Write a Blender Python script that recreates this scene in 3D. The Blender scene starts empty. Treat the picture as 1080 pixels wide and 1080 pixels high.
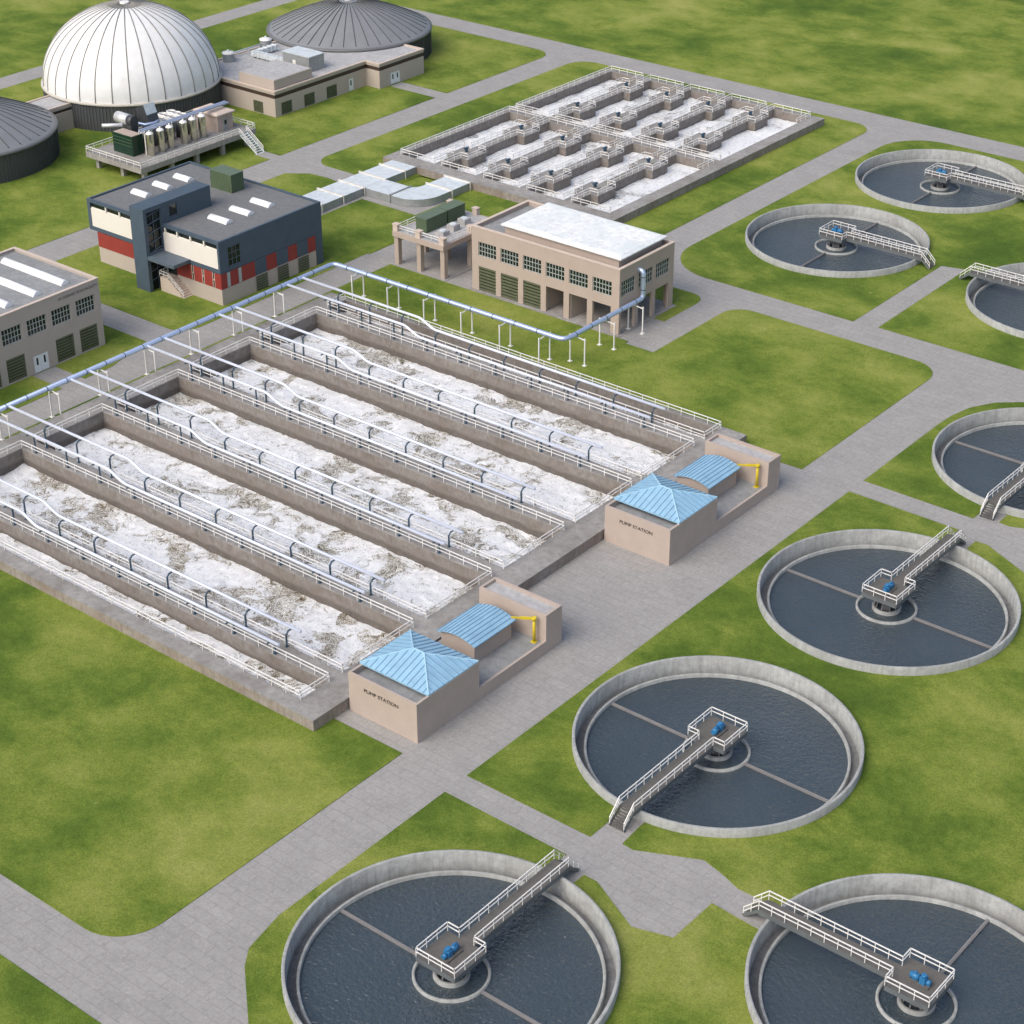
import bpy, bmesh, math, random
from mathutils import Vector, Matrix, noise
random.seed(7)
PI = math.pi
scene = bpy.context.scene
COL = scene.collection

# ------------------------------------------------------------------ helpers
def tag(o, label=None, cat=None, group=None, kind=None):
    if label: o['label'] = label
    if cat: o['category'] = cat
    if group: o['group'] = group
    if kind: o['kind'] = kind
    return o

def empty(name, loc=(0, 0, 0), label=None, cat=None, group=None, rz=0):
    o = bpy.data.objects.new(name, None)
    o.empty_display_size = 0.3
    COL.objects.link(o)
    o.location = loc
    o.rotation_euler = (0, 0, rz)
    return tag(o, label, cat, group)

class MB:
    """collects faces, then links them as one mesh object"""
    def __init__(s):
        s.v = []; s.f = []; s.sm = []; s.mi = []; s.cur = 0
    def add(s, vs, fs, smooth=False):
        n = len(s.v); s.v += [tuple(p) for p in vs]
        for f in fs:
            s.f.append(tuple(i + n for i in f)); s.sm.append(smooth); s.mi.append(s.cur)
        return s
    def box(s, x0, x1, y0, y1, z0, z1):
        v = [(x0,y0,z0),(x1,y0,z0),(x1,y1,z0),(x0,y1,z0),(x0,y0,z1),(x1,y0,z1),(x1,y1,z1),(x0,y1,z1)]
        return s.add(v, [(3,2,1,0),(4,5,6,7),(0,1,5,4),(1,2,6,5),(2,3,7,6),(3,0,4,7)])
    def bar(s, a, b, w, h=None):
        """square bar between two points"""
        h = h or w
        a = Vector(a); b = Vector(b); d = (b - a).normalized()
        up = Vector((0,0,1)) if abs(d.z) < .95 else Vector((0,1,0))
        r = d.cross(up).normalized(); u = r.cross(d)
        vs = [p + r*sx*w/2 + u*sy*h/2 for p in (a, b) for sx, sy in ((-1,-1),(1,-1),(1,1),(-1,1))]
        return s.add(vs, [(3,2,1,0),(4,5,6,7),(0,1,5,4),(1,2,6,5),(2,3,7,6),(3,0,4,7)])
    def tube(s, pts, r, n=8, caps=True):
        pts = [Vector(p) for p in pts]; k = len(pts); vs = []; fs = []
        ref = None
        for i, p in enumerate(pts):
            if i == 0: d = pts[1] - p
            elif i == k-1: d = p - pts[i-1]
            else: d = (pts[i+1] - p).normalized() + (p - pts[i-1]).normalized()
            d.normalize()
            if ref is None:
                ref = Vector((0,0,1)) if abs(d.z) < .9 else Vector((0,1,0))
            rr = d.cross(ref)
            if rr.length < .05:
                ref = Vector((0,1,0)) if abs(d.y) < .9 else Vector((1,0,0)); rr = d.cross(ref)
            rr.normalize(); u = rr.cross(d).normalized()
            ref = u
            for j in range(n):
                a = 2*PI*j/n
                vs.append(p + (rr*math.cos(a) + u*math.sin(a))*r)
        for i in range(k-1):
            for j in range(n):
                fs.append((i*n+j, i*n+(j+1) % n, (i+1)*n+(j+1) % n, (i+1)*n+j))
        s.add(vs, fs, True)
        if caps:
            s.add(vs[:n], [tuple(range(n))[::-1]]); s.add(vs[-n:], [tuple(range(n))])
        return s
    def lathe(s, prof, n=48, c=(0,0,0), smooth=True, closed=False, a0=0, a1=2*PI):
        vs = []; fs = []; m = len(prof); full = abs(a1-a0-2*PI) < 1e-6
        cnt = n if full else n+1
        for i in range(cnt):
            a = a0 + (a1-a0)*i/n
            for r, z in prof: vs.append((c[0]+r*math.cos(a), c[1]+r*math.sin(a), c[2]+z))
        for i in range(n):
            j = (i+1) % cnt
            for k in range(m-1 + (1 if closed else 0)):
                l = (k+1) % m
                fs.append((i*m+k, j*m+k, j*m+l, i*m+l))
        return s.add(vs, fs, smooth)
    def cyl(s, c, r, z0, z1, n=20, cap=True):
        s.lathe([(r,z0),(r,z1)], n, (c[0],c[1],0))
        if cap:
            for z, rev in ((z0,True),(z1,False)):
                vs = [(c[0]+r*math.cos(2*PI*i/n), c[1]+r*math.sin(2*PI*i/n), z) for i in range(n)]
                s.add(vs, [tuple(range(n))[::-1] if rev else tuple(range(n))])
        return s
    def poly(s, pts, z0, z1):
        """prism from a convex or simple outline"""
        n = len(pts)
        vs = [(x,y,z0) for x,y in pts] + [(x,y,z1) for x,y in pts]
        fs = [tuple(range(n))[::-1], tuple(range(n, 2*n))]
        fs += [(i, (i+1) % n, n+(i+1) % n, n+i) for i in range(n)]
        return s.add(vs, fs)
    def cells(s, us, vs_, solid, w0, w1, T=lambda u,v,w: (u,v,w), back=True):
        """rectangular cells extruded from w0 to w1; side faces only at borders"""
        nu, nv = len(us)-1, len(vs_)-1
        S = [[solid((us[i]+us[i+1])/2, (vs_[j]+vs_[j+1])/2) for j in range(nv)] for i in range(nu)]
        g = lambda i,j: 0 <= i < nu and 0 <= j < nv and S[i][j]
        for i in range(nu):
            for j in range(nv):
                if not S[i][j]: continue
                a,b,c,d = us[i],us[i+1],vs_[j],vs_[j+1]
                s.add([T(a,c,w1),T(b,c,w1),T(b,d,w1),T(a,d,w1)], [(0,1,2,3)])
                if back: s.add([T(a,c,w0),T(b,c,w0),T(b,d,w0),T(a,d,w0)], [(3,2,1,0)])
                if not g(i-1,j): s.add([T(a,c,w0),T(a,d,w0),T(a,d,w1),T(a,c,w1)], [(3,2,1,0)])
                if not g(i+1,j): s.add([T(b,c,w0),T(b,d,w0),T(b,d,w1),T(b,c,w1)], [(0,1,2,3)])
                if not g(i,j-1): s.add([T(a,c,w0),T(b,c,w0),T(b,c,w1),T(a,c,w1)], [(0,1,2,3)])
                if not g(i,j+1): s.add([T(a,d,w0),T(b,d,w0),T(b,d,w1),T(a,d,w1)], [(3,2,1,0)])
        return s
    def mesh(s, name, mats):
        me = bpy.data.meshes.new(name)
        me.from_pydata(s.v, [], s.f)
        for m in (mats if isinstance(mats, (list, tuple)) else [mats]): me.materials.append(m)
        me.polygons.foreach_set('use_smooth', s.sm)
        me.polygons.foreach_set('material_index', s.mi)
        bm = bmesh.new(); bm.from_mesh(me)
        bmesh.ops.remove_doubles(bm, verts=bm.verts, dist=1e-4)
        bmesh.ops.recalc_face_normals(bm, faces=bm.faces)
        bm.to_mesh(me); bm.free()
        me.update()
        return me
    def build(s, name, mats, parent=None):
        o = bpy.data.objects.new(name, s.mesh(name, mats)); COL.objects.link(o)
        if parent: o.parent = parent
        return o

def link_mesh(name, me, parent=None, loc=(0,0,0), rz=0):
    o = bpy.data.objects.new(name, me); COL.objects.link(o)
    if parent: o.parent = parent
    o.location = loc; o.rotation_euler = (0,0,rz)
    return o

def copy_tree(o, parent=None):
    c = o.copy(); COL.objects.link(c); c.parent = parent
    for ch in list(o.children): copy_tree(ch, c)
    return c

def fill_mesh(name, outer, holes, z, thick=0.0):
    """flat polygon with holes (optionally with thickness), through a filled 2D curve"""
    cu = bpy.data.curves.new(name, 'CURVE'); cu.dimensions = '2D'; cu.fill_mode = 'BOTH'
    cu.extrude = thick/2
    for pts in [outer] + holes:
        sp = cu.splines.new('POLY'); sp.points.add(len(pts)-1); sp.use_cyclic_u = True
        for p, (x, y) in zip(sp.points, pts): p.co = (x, y, 0, 1)
    t = bpy.data.objects.new('tmp', cu); COL.objects.link(t)
    dg = bpy.context.evaluated_depsgraph_get()
    me = bpy.data.meshes.new_from_object(t.evaluated_get(dg)); me.name = name
    bpy.data.objects.remove(t)
    me.transform(Matrix.Translation((0,0,z - thick/2)))
    return me

def text_mesh(s, size, extrude):
    cu = bpy.data.curves.new('lettering', 'FONT'); cu.body = s; cu.size = size; cu.extrude = extrude
    cu.align_x = 'CENTER'; cu.align_y = 'CENTER'
    t = bpy.data.objects.new('tmp', cu); COL.objects.link(t)
    dg = bpy.context.evaluated_depsgraph_get()
    me = bpy.data.meshes.new_from_object(t.evaluated_get(dg)); me.name = 'lettering'
    bpy.data.objects.remove(t)
    return me

def fit_text(s, width, height, depth, mat):
    me = text_mesh(s, 1.0, 0.5)
    xs = [v.co.x for v in me.vertices]; ys = [v.co.y for v in me.vertices]
    cx, cy = (min(xs)+max(xs))/2, (min(ys)+max(ys))/2
    me.transform(Matrix.Diagonal((width/(max(xs)-min(xs)), height/(max(ys)-min(ys)), depth, 1)) @ Matrix.Translation((-cx,-cy,0)))
    me.materials.clear(); me.materials.append(mat)
    return me

# ------------------------------------------------------------------ materials
def srgb(r, g, b):
    f = lambda c: (c/255/12.92 if c/255 <= .04045 else ((c/255+.055)/1.055)**2.4)
    return (f(r), f(g), f(b), 1)

class NT:
    def __init__(s, name):
        s.m = bpy.data.materials.new(name); s.m.use_nodes = True
        s.t = s.m.node_tree; s.n = s.t.nodes; s.l = s.t.links
        s.b = s.n['Principled BSDF']
        g = s.n.new('ShaderNodeNewGeometry'); s.pos = g.outputs['Position']
    def mapping(s, scale=(1,1,1), rot=(0,0,0), src=None):
        m = s.n.new('ShaderNodeMapping'); m.inputs['Scale'].default_value = scale; m.inputs['Rotation'].default_value = rot
        s.l.new(src or s.pos, m.inputs['Vector']); return m.outputs[0]
    def noise(s, scale, detail=4, rough=.55, dist=0, src=None, type='FBM', out=0):
        n = s.n.new('ShaderNodeTexNoise'); n.noise_type = type
        n.inputs['Scale'].default_value = scale; n.inputs['Detail'].default_value = detail
        n.inputs['Roughness'].default_value = rough; n.inputs['Distortion'].default_value = dist
        s.l.new(src or s.pos, n.inputs['Vector']); return n.outputs[out]
    def ramp(s, src, stops, interp='LINEAR'):
        r = s.n.new('ShaderNodeValToRGB'); e = r.color_ramp.elements; r.color_ramp.interpolation = interp
        while len(e) < len(stops): e.new(.5)
        for k, (p, c) in zip(e, stops):
            k.position = p; k.color = c if isinstance(c, tuple) else (c, c, c, 1)
        s.l.new(src, r.inputs[0]); return r.outputs[0]
    def mix(s, fac, a, b, mode='MIX'):
        m = s.n.new('ShaderNodeMix'); m.data_type = 'RGBA'; m.blend_type = mode; m.clamp_factor = True
        for i, v in ((0, fac), (6, a), (7, b)):
            if isinstance(v, (int, float)): m.inputs[i].default_value = v
            elif isinstance(v, tuple): m.inputs[i].default_value = v
            else: s.l.new(v, m.inputs[i])
        return m.outputs[2]
    def math(s, op, a, b=0):
        m = s.n.new('ShaderNodeMath'); m.operation = op
        for i, v in ((0, a), (1, b)):
            if isinstance(v, (int, float)): m.inputs[i].default_value = v
            else: s.l.new(v, m.inputs[i])
        return m.outputs[0]
    def bump(s, h, strength=.3, dist=.1):
        b = s.n.new('ShaderNodeBump'); b.inputs['Strength'].default_value = strength; b.inputs['Distance'].default_value = dist
        s.l.new(h, b.inputs['Height']); s.l.new(b.outputs[0], s.b.inputs['Normal'])
    def color(s, c):
        if isinstance(c, tuple): s.b.inputs['Base Color'].default_value = c
        else: s.l.new(c, s.b.inputs['Base Color'])
    def set(s, **k):
        for a, v in k.items():
            i = s.b.inputs[a.replace('_', ' ')]
            if isinstance(v, (int, float, tuple)): i.default_value = v
            else: s.l.new(v, i)
        return s

def k(c, f): return (c[0]*f, c[1]*f, c[2]*f, 1)

def plain(name, c, rough=.6, metal=0, var=.12, scale=.8, bump=.1):
    t = NT(name)
    n1 = t.noise(scale, 5, .6); n2 = t.noise(scale*12, 3, .6)
    m = t.mix(.35, n1, n2)
    col = t.ramp(m, [(.3, k(c, 1-var)), (.5, c), (.7, k(c, 1+var))])
    t.color(col); t.set(Roughness=rough, Metallic=metal)
    if bump: t.bump(n2, bump, .03)
    return t.m

def concrete(name, c, stain, amount=.5, streak=True, scale=1.0):
    t = NT(name)
    big = t.noise(.22*scale, 5, .65); mid = t.noise(1.3*scale, 6, .7); fine = t.noise(14, 4, .7)
    base = t.ramp(mid, [(.28, k(c, .72)), (.5, c), (.72, k(c, 1.22))])
    s1 = t.ramp(big, [(.42, 0.0), (.66, 1.0)])
    col = t.mix(t.math('MULTIPLY', s1, amount), base, stain)
    if streak:
        v = t.noise(1.0, 4, .6, src=t.mapping((2.2, 2.2, .22)))
        sv = t.ramp(v, [(.46, 0.0), (.7, 1.0)])
        col = t.mix(t.math('MULTIPLY', sv, amount*.8), col, k(stain, .8))
    fi = t.ramp(fine, [(.3, .82), (.7, 1.12)])
    col = t.mix(1.0, col, fi, 'MULTIPLY')
    t.color(col); t.set(Roughness=.9); t.bump(t.mix(.5, mid, fine), .35, .04)
    return t.m

def grass_mat():
    t = NT('grass')
    big = t.noise(.034, 3, .5, .3); mid = t.noise(.12, 5, .6, .3, src=t.mapping((1, 1.2, 1), (0,0,.5))); sm = t.noise(.9, 5, .7)
    fine = t.noise(5.0, 4, .75); blade = t.noise(22, 2, .8)
    m = t.mix(.46, big, mid); m = t.mix(.15, m, sm)
    col = t.ramp(m, [(.36, (.062,.112,.016,1)), (.44, (.100,.158,.022,1)), (.505, (.165,.220,.036,1)), (.575, (.235,.273,.058,1)), (.66, (.30,.315,.088,1))])
    f = t.ramp(fine, [(.28, .66), (.5, 1.0), (.74, 1.38)])
    col = t.mix(1.0, col, f, 'MULTIPLY')
    b = t.ramp(blade, [(.3, .78), (.7, 1.22)])
    col = t.mix(1.0, col, b, 'MULTIPLY')
    # odd dry tufts
    v = t.n.new('ShaderNodeTexVoronoi'); v.inputs['Scale'].default_value = .11; t.l.new(t.pos, v.inputs['Vector'])
    d = t.ramp(v.outputs['Distance'], [(.0, 1.0), (.045, 0.0)])
    col = t.mix(t.math('MULTIPLY', d, .55), col, (.4, .42, .18, 1))
    t.color(col); t.set(Roughness=.95, **{'Specular_IOR_Level': .15})
    t.bump(t.mix(.5, fine, blade), .9, .12)
    return t.m

def paving_mat():
    t = NT('paving')
    w = t.noise(.5, 3, .6, out=1)
    vec = t.mix(.35, t.pos, w, 'ADD')
    v = t.n.new('ShaderNodeTexVoronoi'); v.feature = 'DISTANCE_TO_EDGE'; v.inputs['Scale'].default_value = .42
    t.l.new(vec, v.inputs['Vector'])
    crack = t.ramp(v.outputs['Distance'], [(.0, 1.0), (.035, 0.0)])
    br = t.n.new('ShaderNodeTexBrick'); br.inputs['Scale'].default_value = 1.0
    br.inputs['Brick Width'].default_value = 2.6; br.inputs['Row Height'].default_value = 1.3
    br.inputs['Mortar Size'].default_value = .035; br.inputs['Color1'].default_value = (1,1,1,1)
    br.inputs['Color2'].default_value = (.90,.90,.90,1); br.inputs['Mortar'].default_value = (.62,.62,.62,1)
    t.l.new(t.mix(.10, t.pos, w, 'ADD'), br.inputs['Vector'])
    n = t.noise(.25, 5, .6); f = t.noise(2.4, 5, .7, .8); ff = t.noise(17, 3, .7)
    base = t.ramp(n, [(.3, (.285,.280,.270,1)), (.7, (.345,.338,.326,1))])
    base = t.mix(1.0, base, t.ramp(f, [(.25, .82), (.5, 1.0), (.75, 1.14)]), 'MULTIPLY')
    base = t.mix(1.0, base, t.ramp(ff, [(.3, .80), (.7, 1.17)]), 'MULTIPLY')
    v2 = t.n.new('ShaderNodeTexVoronoi'); v2.feature = 'DISTANCE_TO_EDGE'; v2.inputs['Scale'].default_value = 1.15
    t.l.new(t.mix(.5, t.pos, t.noise(1.6, 3, .6, out=1), 'ADD'), v2.inputs['Vector'])
    crink = t.math('MULTIPLY', t.ramp(v2.outputs['Distance'], [(.0, 1.0), (.07, 0.0)]), t.ramp(f, [(.42, 0.0), (.58, 1.0)]))
    base = t.mix(t.math('MULTIPLY', crink, .38), base, (.46,.45,.43,1))
    crink2 = t.math('MULTIPLY', t.ramp(v2.outputs['Distance'], [(.05, 1.0), (.13, 0.0)]), t.ramp(n, [(.35, 0.0), (.6, 1.0)]))
    base = t.mix(t.math('MULTIPLY', crink2, .18), base, (.20,.195,.19,1))
    base = t.mix(.6, base, t.mix(1.0, base, br.outputs['Color'], 'MULTIPLY'))
    base = t.mix(t.math('MULTIPLY', crack, .16), base, (.22,.21,.21,1))
    t.color(base); t.set(Roughness=.88)
    t.bump(t.mix(.5, f, t.math('SUBTRACT', 1.0, crack)), .3, .04)
    return t.m

def foam_mat(name, brown, cover, mid=(.36,.32,.22,1)):
    """churning water: white froth with grey flecks, open brown patches netted with fine foam"""
    t = NT(name)
    w1 = t.noise(.16, 3, .55, out=1); w2 = t.noise(.8, 3, .6, out=1)
    v = t.mix(1.0, t.pos, t.mix(1.0, w1, (7,7,0,1), 'MULTIPLY'), 'ADD')
    v = t.mix(1.0, v, t.mix(1.0, w2, (1.5,1.5,0,1), 'MULTIPLY'), 'ADD')
    a = t.noise(.16, 4, .55, .8, src=v)
    f1 = t.noise(.75, 5, .62, 1.6, src=v); f2 = t.noise(1.7, 5, .68, 1.4, src=v); f3 = t.noise(3.4, 4, .7, 1.2, src=v)
    grain = t.noise(6.0, 4, .75)
    band = lambda f, w: t.ramp(t.math('ABSOLUTE', t.math('SUBTRACT', f, .5)), [(.0, 1.0), (w, 0.0)])
    net = t.math('MAXIMUM', t.math('MAXIMUM', t.math('MULTIPLY', band(f1, .05), .9), t.math('MULTIPLY', band(f2, .06), .95)), t.math('MULTIPLY', band(f3, .05), .55))
    net = t.math('ADD', net, t.math('MULTIPLY', t.math('SUBTRACT', grain, .52), 1.6))
    open_col = t.ramp(net, [(.0, k(brown, .38)), (.2, k(brown, .9)), (.45, mid), (.62, (.80,.80,.77,1)), (.85, (.96,.97,.98,1))])
    fl = t.math('ADD', t.math('MULTIPLY', f2, .55), t.math('MULTIPLY', f3, .45))
    fl = t.math('ADD', fl, t.math('MULTIPLY', t.math('SUBTRACT', grain, .5), .26))
    froth = t.ramp(fl, [(.34, (.24,.235,.20,1)), (.40, (.48,.49,.475,1)), (.435, (.82,.86,.89,1)), (.475, (.95,.975,1.0,1))])
    p = t.math('ADD', a, t.math('MULTIPLY', t.math('SUBTRACT', f1, .5), .34))
    p = t.math('ADD', p, t.math('MULTIPLY', t.math('SUBTRACT', grain, .5), .16))
    m = t.ramp(p, [(cover-.025, 1.0), (cover+.03, 0.0)])
    t.color(t.mix(m, froth, open_col))
    t.set(Roughness=t.ramp(m, [(.0, .75), (1.0, .35)]))
    t.bump(t.mix(.5, fl, net), .7, .2)
    return t.m

def still_water_mat():
    t = NT('still_water')
    n1 = t.noise(1.5, 3, .5, .3, src=t.mapping((1, 1.35, 1), (0,0,.7))); n2 = t.noise(2.6, 3, .55, .3)
    big = t.noise(.1, 3, .5)
    t.color(t.ramp(big, [(.3, (.034,.050,.060,1)), (.7, (.046,.063,.075,1))]))
    t.set(Roughness=.06, IOR=1.5, **{'Specular_IOR_Level': 1.0})
    t.bump(t.mix(.5, n1, n2), .6, .65)
    return t.m

def seam_roof(name, c, rough=.35):
    t = NT(name)
    n = t.noise(.6, 4, .6); f = t.noise(8, 3, .6)
    col = t.ramp(t.mix(.3, n, f), [(.3, k(c, .82)), (.5, c), (.72, k(c, 1.15))])
    t.color(col); t.set(Roughness=rough, Metallic=.15)
    return t.m

M = {}
M['grass'] = grass_mat()
M['paving'] = paving_mat()
M['deck'] = concrete('deck_concrete', (.30,.292,.28,1), (.15,.135,.115,1), .55, False)
def wet_wall():
    t = NT('basin_wall_concrete')
    big = t.noise(.35, 5, .65); mid = t.noise(1.6, 6, .7); fine = t.noise(14, 4, .7)
    base = t.ramp(mid, [(.28, (.17,.155,.14,1)), (.5, (.235,.215,.195,1)), (.72, (.29,.27,.25,1))])
    base = t.mix(t.math('MULTIPLY', t.ramp(big, [(.42, 0.0), (.66, 1.0)]), .5), base, (.16,.125,.10,1))
    v = t.noise(1.0, 4, .6, src=t.mapping((1.6, 1.6, .3)))
    base = t.mix(t.math('MULTIPLY', t.ramp(v, [(.48, 0.0), (.72, 1.0)]), .4), base, (.10,.085,.072,1))
    sep = t.n.new('ShaderNodeSeparateXYZ'); t.l.new(t.pos, sep.inputs[0])
    wet = t.math('ADD', sep.outputs[2], t.math('MULTIPLY', t.math('SUBTRACT', big, .5), 1.4))
    w = t.n.new('ShaderNodeMapRange'); w.inputs['From Min'].default_value = -.35; w.inputs['From Max'].default_value = .05
    w.inputs['To Min'].default_value = .55; w.inputs['To Max'].default_value = 0; t.l.new(wet, w.inputs['Value'])
    base = t.mix(w.outputs[0], base, (.062,.05,.042,1))
    base = t.mix(1.0, base, t.ramp(fine, [(.3, .85), (.7, 1.1)]), 'MULTIPLY')
    t.color(base); t.set(Roughness=.8); t.bump(t.mix(.5, mid, fine), .35, .04)
    return t.m
M['basin_wall'] = wet_wall()
M['rough_wall'] = concrete('outer_wall_concrete', (.31,.28,.255,1), (.20,.15,.115,1), .6)
M['ring'] = concrete('clarifier_concrete', (.37,.385,.375,1), (.22,.225,.215,1), .5)
M['ring_in'] = concrete('launder_concrete', (.21,.215,.22,1), (.12,.12,.12,1), .5)
M['foam_brown'] = foam_mat('foam_brown', (.21,.15,.065,1), .472)
M['foam_grey'] = foam_mat('foam_grey', (.18,.155,.09,1), .444)
M['foam_white'] = foam_mat('foam_white', (.30,.32,.31,1), .40, (.55,.57,.57,1))
M['water'] = still_water_mat()
M['white'] = plain('white_paint', (.78,.77,.74,1), .45, 0, .04, 1.5, 0)
M['blue_steel'] = plain('blue_steel', (.04,.085,.13,1), .45, .1, .2)
M['side_steel'] = plain('bridge_side_steel', (.12,.135,.14,1), .6, .0, .2)
M['deck_grate'] = plain('walkway_grating', (.115,.11,.10,1), .8, 0, .2, 2.0)
M['motor'] = plain('motor_blue_paint', (.03,.17,.36,1), .35, 0, .12)
M['alu'] = plain('aluminium_cladding', (.52,.63,.84,1), .3, .6, .06, 2.0, .05)
M['alu_pipe'] = plain('branch_pipe_cladding', (.74,.79,.90,1), .4, .3, .06, 2.0, 0)
M['joint'] = plain('dark_joint', (.05,.06,.075,1), .5)
M['plaster'] = plain('tan_plaster', (.42,.345,.295,1), .85, 0, .06, .5, .15)
M['plaster_pump'] = plain('pump_station_plaster', (.43,.36,.312,1), .85, 0, .07, .5, .15)
M['plaster_uv'] = plain('grey_beige_plaster', (.42,.37,.325,1), .85, 0, .05, .4, .12)
M['plaster_dig'] = plain('digester_plaster', (.45,.39,.34,1), .85, 0, .05, .4, .12)
M['cornice'] = plain('cornice_plaster', (.56,.47,.40,1), .8, 0, .05, .5, .1)
M['brown_band'] = plain('brown_band', (.055,.035,.025,1), .6)
M['roof_grey'] = concrete('roof_membrane', (.27,.28,.285,1), (.20,.21,.215,1), .6, False)
M['roof_light'] = concrete('light_roof_membrane', (.42,.42,.42,1), (.33,.335,.34,1), .6, False)
M['roof_white'] = concrete('white_roof', (.76,.79,.79,1), (.60,.66,.67,1), .8, False, .9)
M['roof_dark'] = concrete('dark_roof_membrane', (.16,.168,.175,1), (.175,.175,.175,1), .6, False)
M['slate'] = plain('slate_blue_cladding', (.062,.092,.125,1), .6, 0, .12, .6, .1)
M['slate_top'] = plain('slate_trim', (.09,.12,.15,1), .6, 0, .1)
M['red'] = plain('red_cladding', (.27,.035,.028,1), .6, 0, .12)
M['offwhite'] = plain('offwhite_panel', (.74,.71,.64,1), .7, 0, .03)
M['skylight'] = plain('skylight_plastic', (.88,.90,.90,1), .3, 0, .02)
M['glass'] = NT('window_glass').set(Base_Color=(.012,.018,.017,1), Roughness=.06).m
M['muntin'] = plain('window_frame_paint', (.36,.40,.38,1), .5, 0, .05)
M['louver'] = plain('green_louver', (.105,.12,.07,1), .6, 0, .25, .7)
M['green'] = plain('green_cabinet', (.075,.115,.06,1), .55, 0, .12)
M['green_top'] = plain('green_cabinet_top', (.11,.15,.10,1), .55, 0, .1)
M['dark_green'] = plain('dark_green_enclosure', (.008,.035,.02,1), .35, 0, .2)
M['steel'] = NT('polished_steel').set(Base_Color=(.62,.60,.50,1), Roughness=.2, Metallic=.95).m
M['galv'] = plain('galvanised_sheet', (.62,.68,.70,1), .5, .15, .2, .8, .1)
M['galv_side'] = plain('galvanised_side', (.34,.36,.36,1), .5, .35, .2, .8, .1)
M['blue_roof'] = seam_roof('pale_blue_metal_roof', (.31,.52,.68,1))
M['blue_seam'] = plain('pale_blue_seam', (.17,.33,.47,1), .4)
M['silver'] = plain('silver_sheet', (.74,.75,.76,1), .3, .4, .05)
M['galv_blue'] = plain('blue_grey_sheet', (.33,.39,.52,1), .4, .3, .1)
M['yellow'] = plain('yellow_paint', (.62,.48,.02,1), .45, 0, .1)
M['text'] = plain('dark_lettering', (.06,.055,.05,1), .6)
M['text_faint'] = plain('faded_lettering', (.12,.11,.10,1), .6)
M['dome_white'] = plain('white_dome_membrane', (.77,.78,.77,1), .38, 0, .10, .5, .2)
M['dome_grey'] = plain('grey_dome_membrane', (.205,.218,.228,1), .55, 0, .12, .3, .1)
M['seam'] = plain('dome_seam', (.22,.215,.195,1), .6)
M['seam_dark'] = plain('dark_dome_seam', (.075,.08,.08,1), .6)
M['rim'] = plain('dome_rim', (.50,.48,.43,1), .6)
M['tank_dark'] = plain('dark_tank_cladding', (.066,.071,.078,1), .5, 0, .15, .6)
M['tank_rib'] = plain('tank_cladding_rib', (.095,.10,.105,1), .5)
M['door_white'] = plain('white_door', (.72,.76,.76,1), .5, 0, .03)
M['conc_light'] = concrete('platform_concrete', (.33,.32,.305,1), (.22,.205,.19,1), .5)
M['chimney_dark'] = plain('dark_duct', (.06,.066,.072,1), .45, .2, .2)

# ------------------------------------------------------------------ railings
def rail_posts(pts, closed, sp):
    out = []
    n = len(pts)
    for i in range(n if closed else n-1):
        a = Vector(pts[i]); b = Vector(pts[(i+1) % n]); L = (b-a).length
        m = max(1, round(L/sp))
        for q in range(m): out.append(a + (b-a)*q/m)
    if not closed: out.append(Vector(pts[-1]))
    return out

_post = {}
def post_mesh(h, w):
    key = (round(h, 2), w)
    if key not in _post:
        b = MB(); b.box(-w/2, w/2, -w/2, w/2, 0, h); _post[key] = b.mesh('post', M['white'])
    return _post[key]

def add_rail(parent, pts, closed=False, sp=2.1, h=1.05, w=.095, pw=.07):
    """two rails and single posts; pts give the foot of the railing (local to parent)"""
    n = len(pts)
    for nm, zz, ww in (('top_rail', h, w), ('mid_rail', h*.55, w*.85)):
        b = MB()
        for i in range(n if closed else n-1):
            a = Vector(pts[i]); c = Vector(pts[(i+1) % n]); d = (c-a).normalized()*(w/2)
            b.bar(a + Vector((0,0,zz)) - d, c + Vector((0,0,zz)) + d, ww)
        b.build(nm, M['white'], parent)
    for p in rail_posts(pts, closed, sp):
        link_mesh('post', post_mesh(h-.03, pw), parent, p)

# ------------------------------------------------------------------ the ground, roads, lawns
CL = [  # x, y, rotation of the bridge (0 = towards -y)
    (33.8, -17.6, 180), (33.8, 24.2, 0), (33.8, 59.1, 180), (33.8, 100.8, 0),
    (67.36, 5.02, -90), (-27.05, 150.13, 90), (-27.05, 185.37, 90), (13.15, 149.63, -90)]
def circ(x, y, r, n=64): return [(x+r*math.cos(2*PI*i/n), y+r*math.sin(2*PI*i/n)) for i in range(n)]
def rect(x0, x1, y0, y1): return [(x0,y0),(x1,y0),(x1,y1),(x0,y1)]
H_cl = [circ(x, y, 14.7) for x, y, a in CL]
H_b1 = rect(-75.0, -.2, .2, 81.4)
H_b2 = rect(-109.8, -59.4, 131.8, 199.3)
holes = H_cl + [H_b1, H_b2]

def rounded(pts):
    """pts: (x, y, radius) -> outline with filleted corners"""
    out = []; n = len(pts)
    for i, p in enumerate(pts):
        x, y, r = p
        if r == 0: out.append((x, y)); continue
        a = Vector(pts[i-1][:2]); c = Vector(pts[(i+1) % n][:2]); b = Vector((x, y))
        u = (a-b).normalized(); v = (c-b).normalized()
        ang = u.angle(v); t = r/math.tan(ang/2)
        p0 = b+u*t; p1 = b+v*t
        cen = b + (u+v).normalized()*(r/math.sin(ang/2))
        a0 = math.atan2(p0.y-cen.y, p0.x-cen.x); a1 = math.atan2(p1.y-cen.y, p1.x-cen.x)
        d = (a1-a0+PI) % (2*PI) - PI
        for q in range(9): out.append((cen.x+r*math.cos(a0+d*q/8), cen.y+r*math.sin(a0+d*q/8)))
    return out

def structure(name, me, mat):
    me.materials.clear(); me.materials.append(mat)
    o = link_mesh(name, me); o['kind'] = 'structure'; return o

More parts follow.
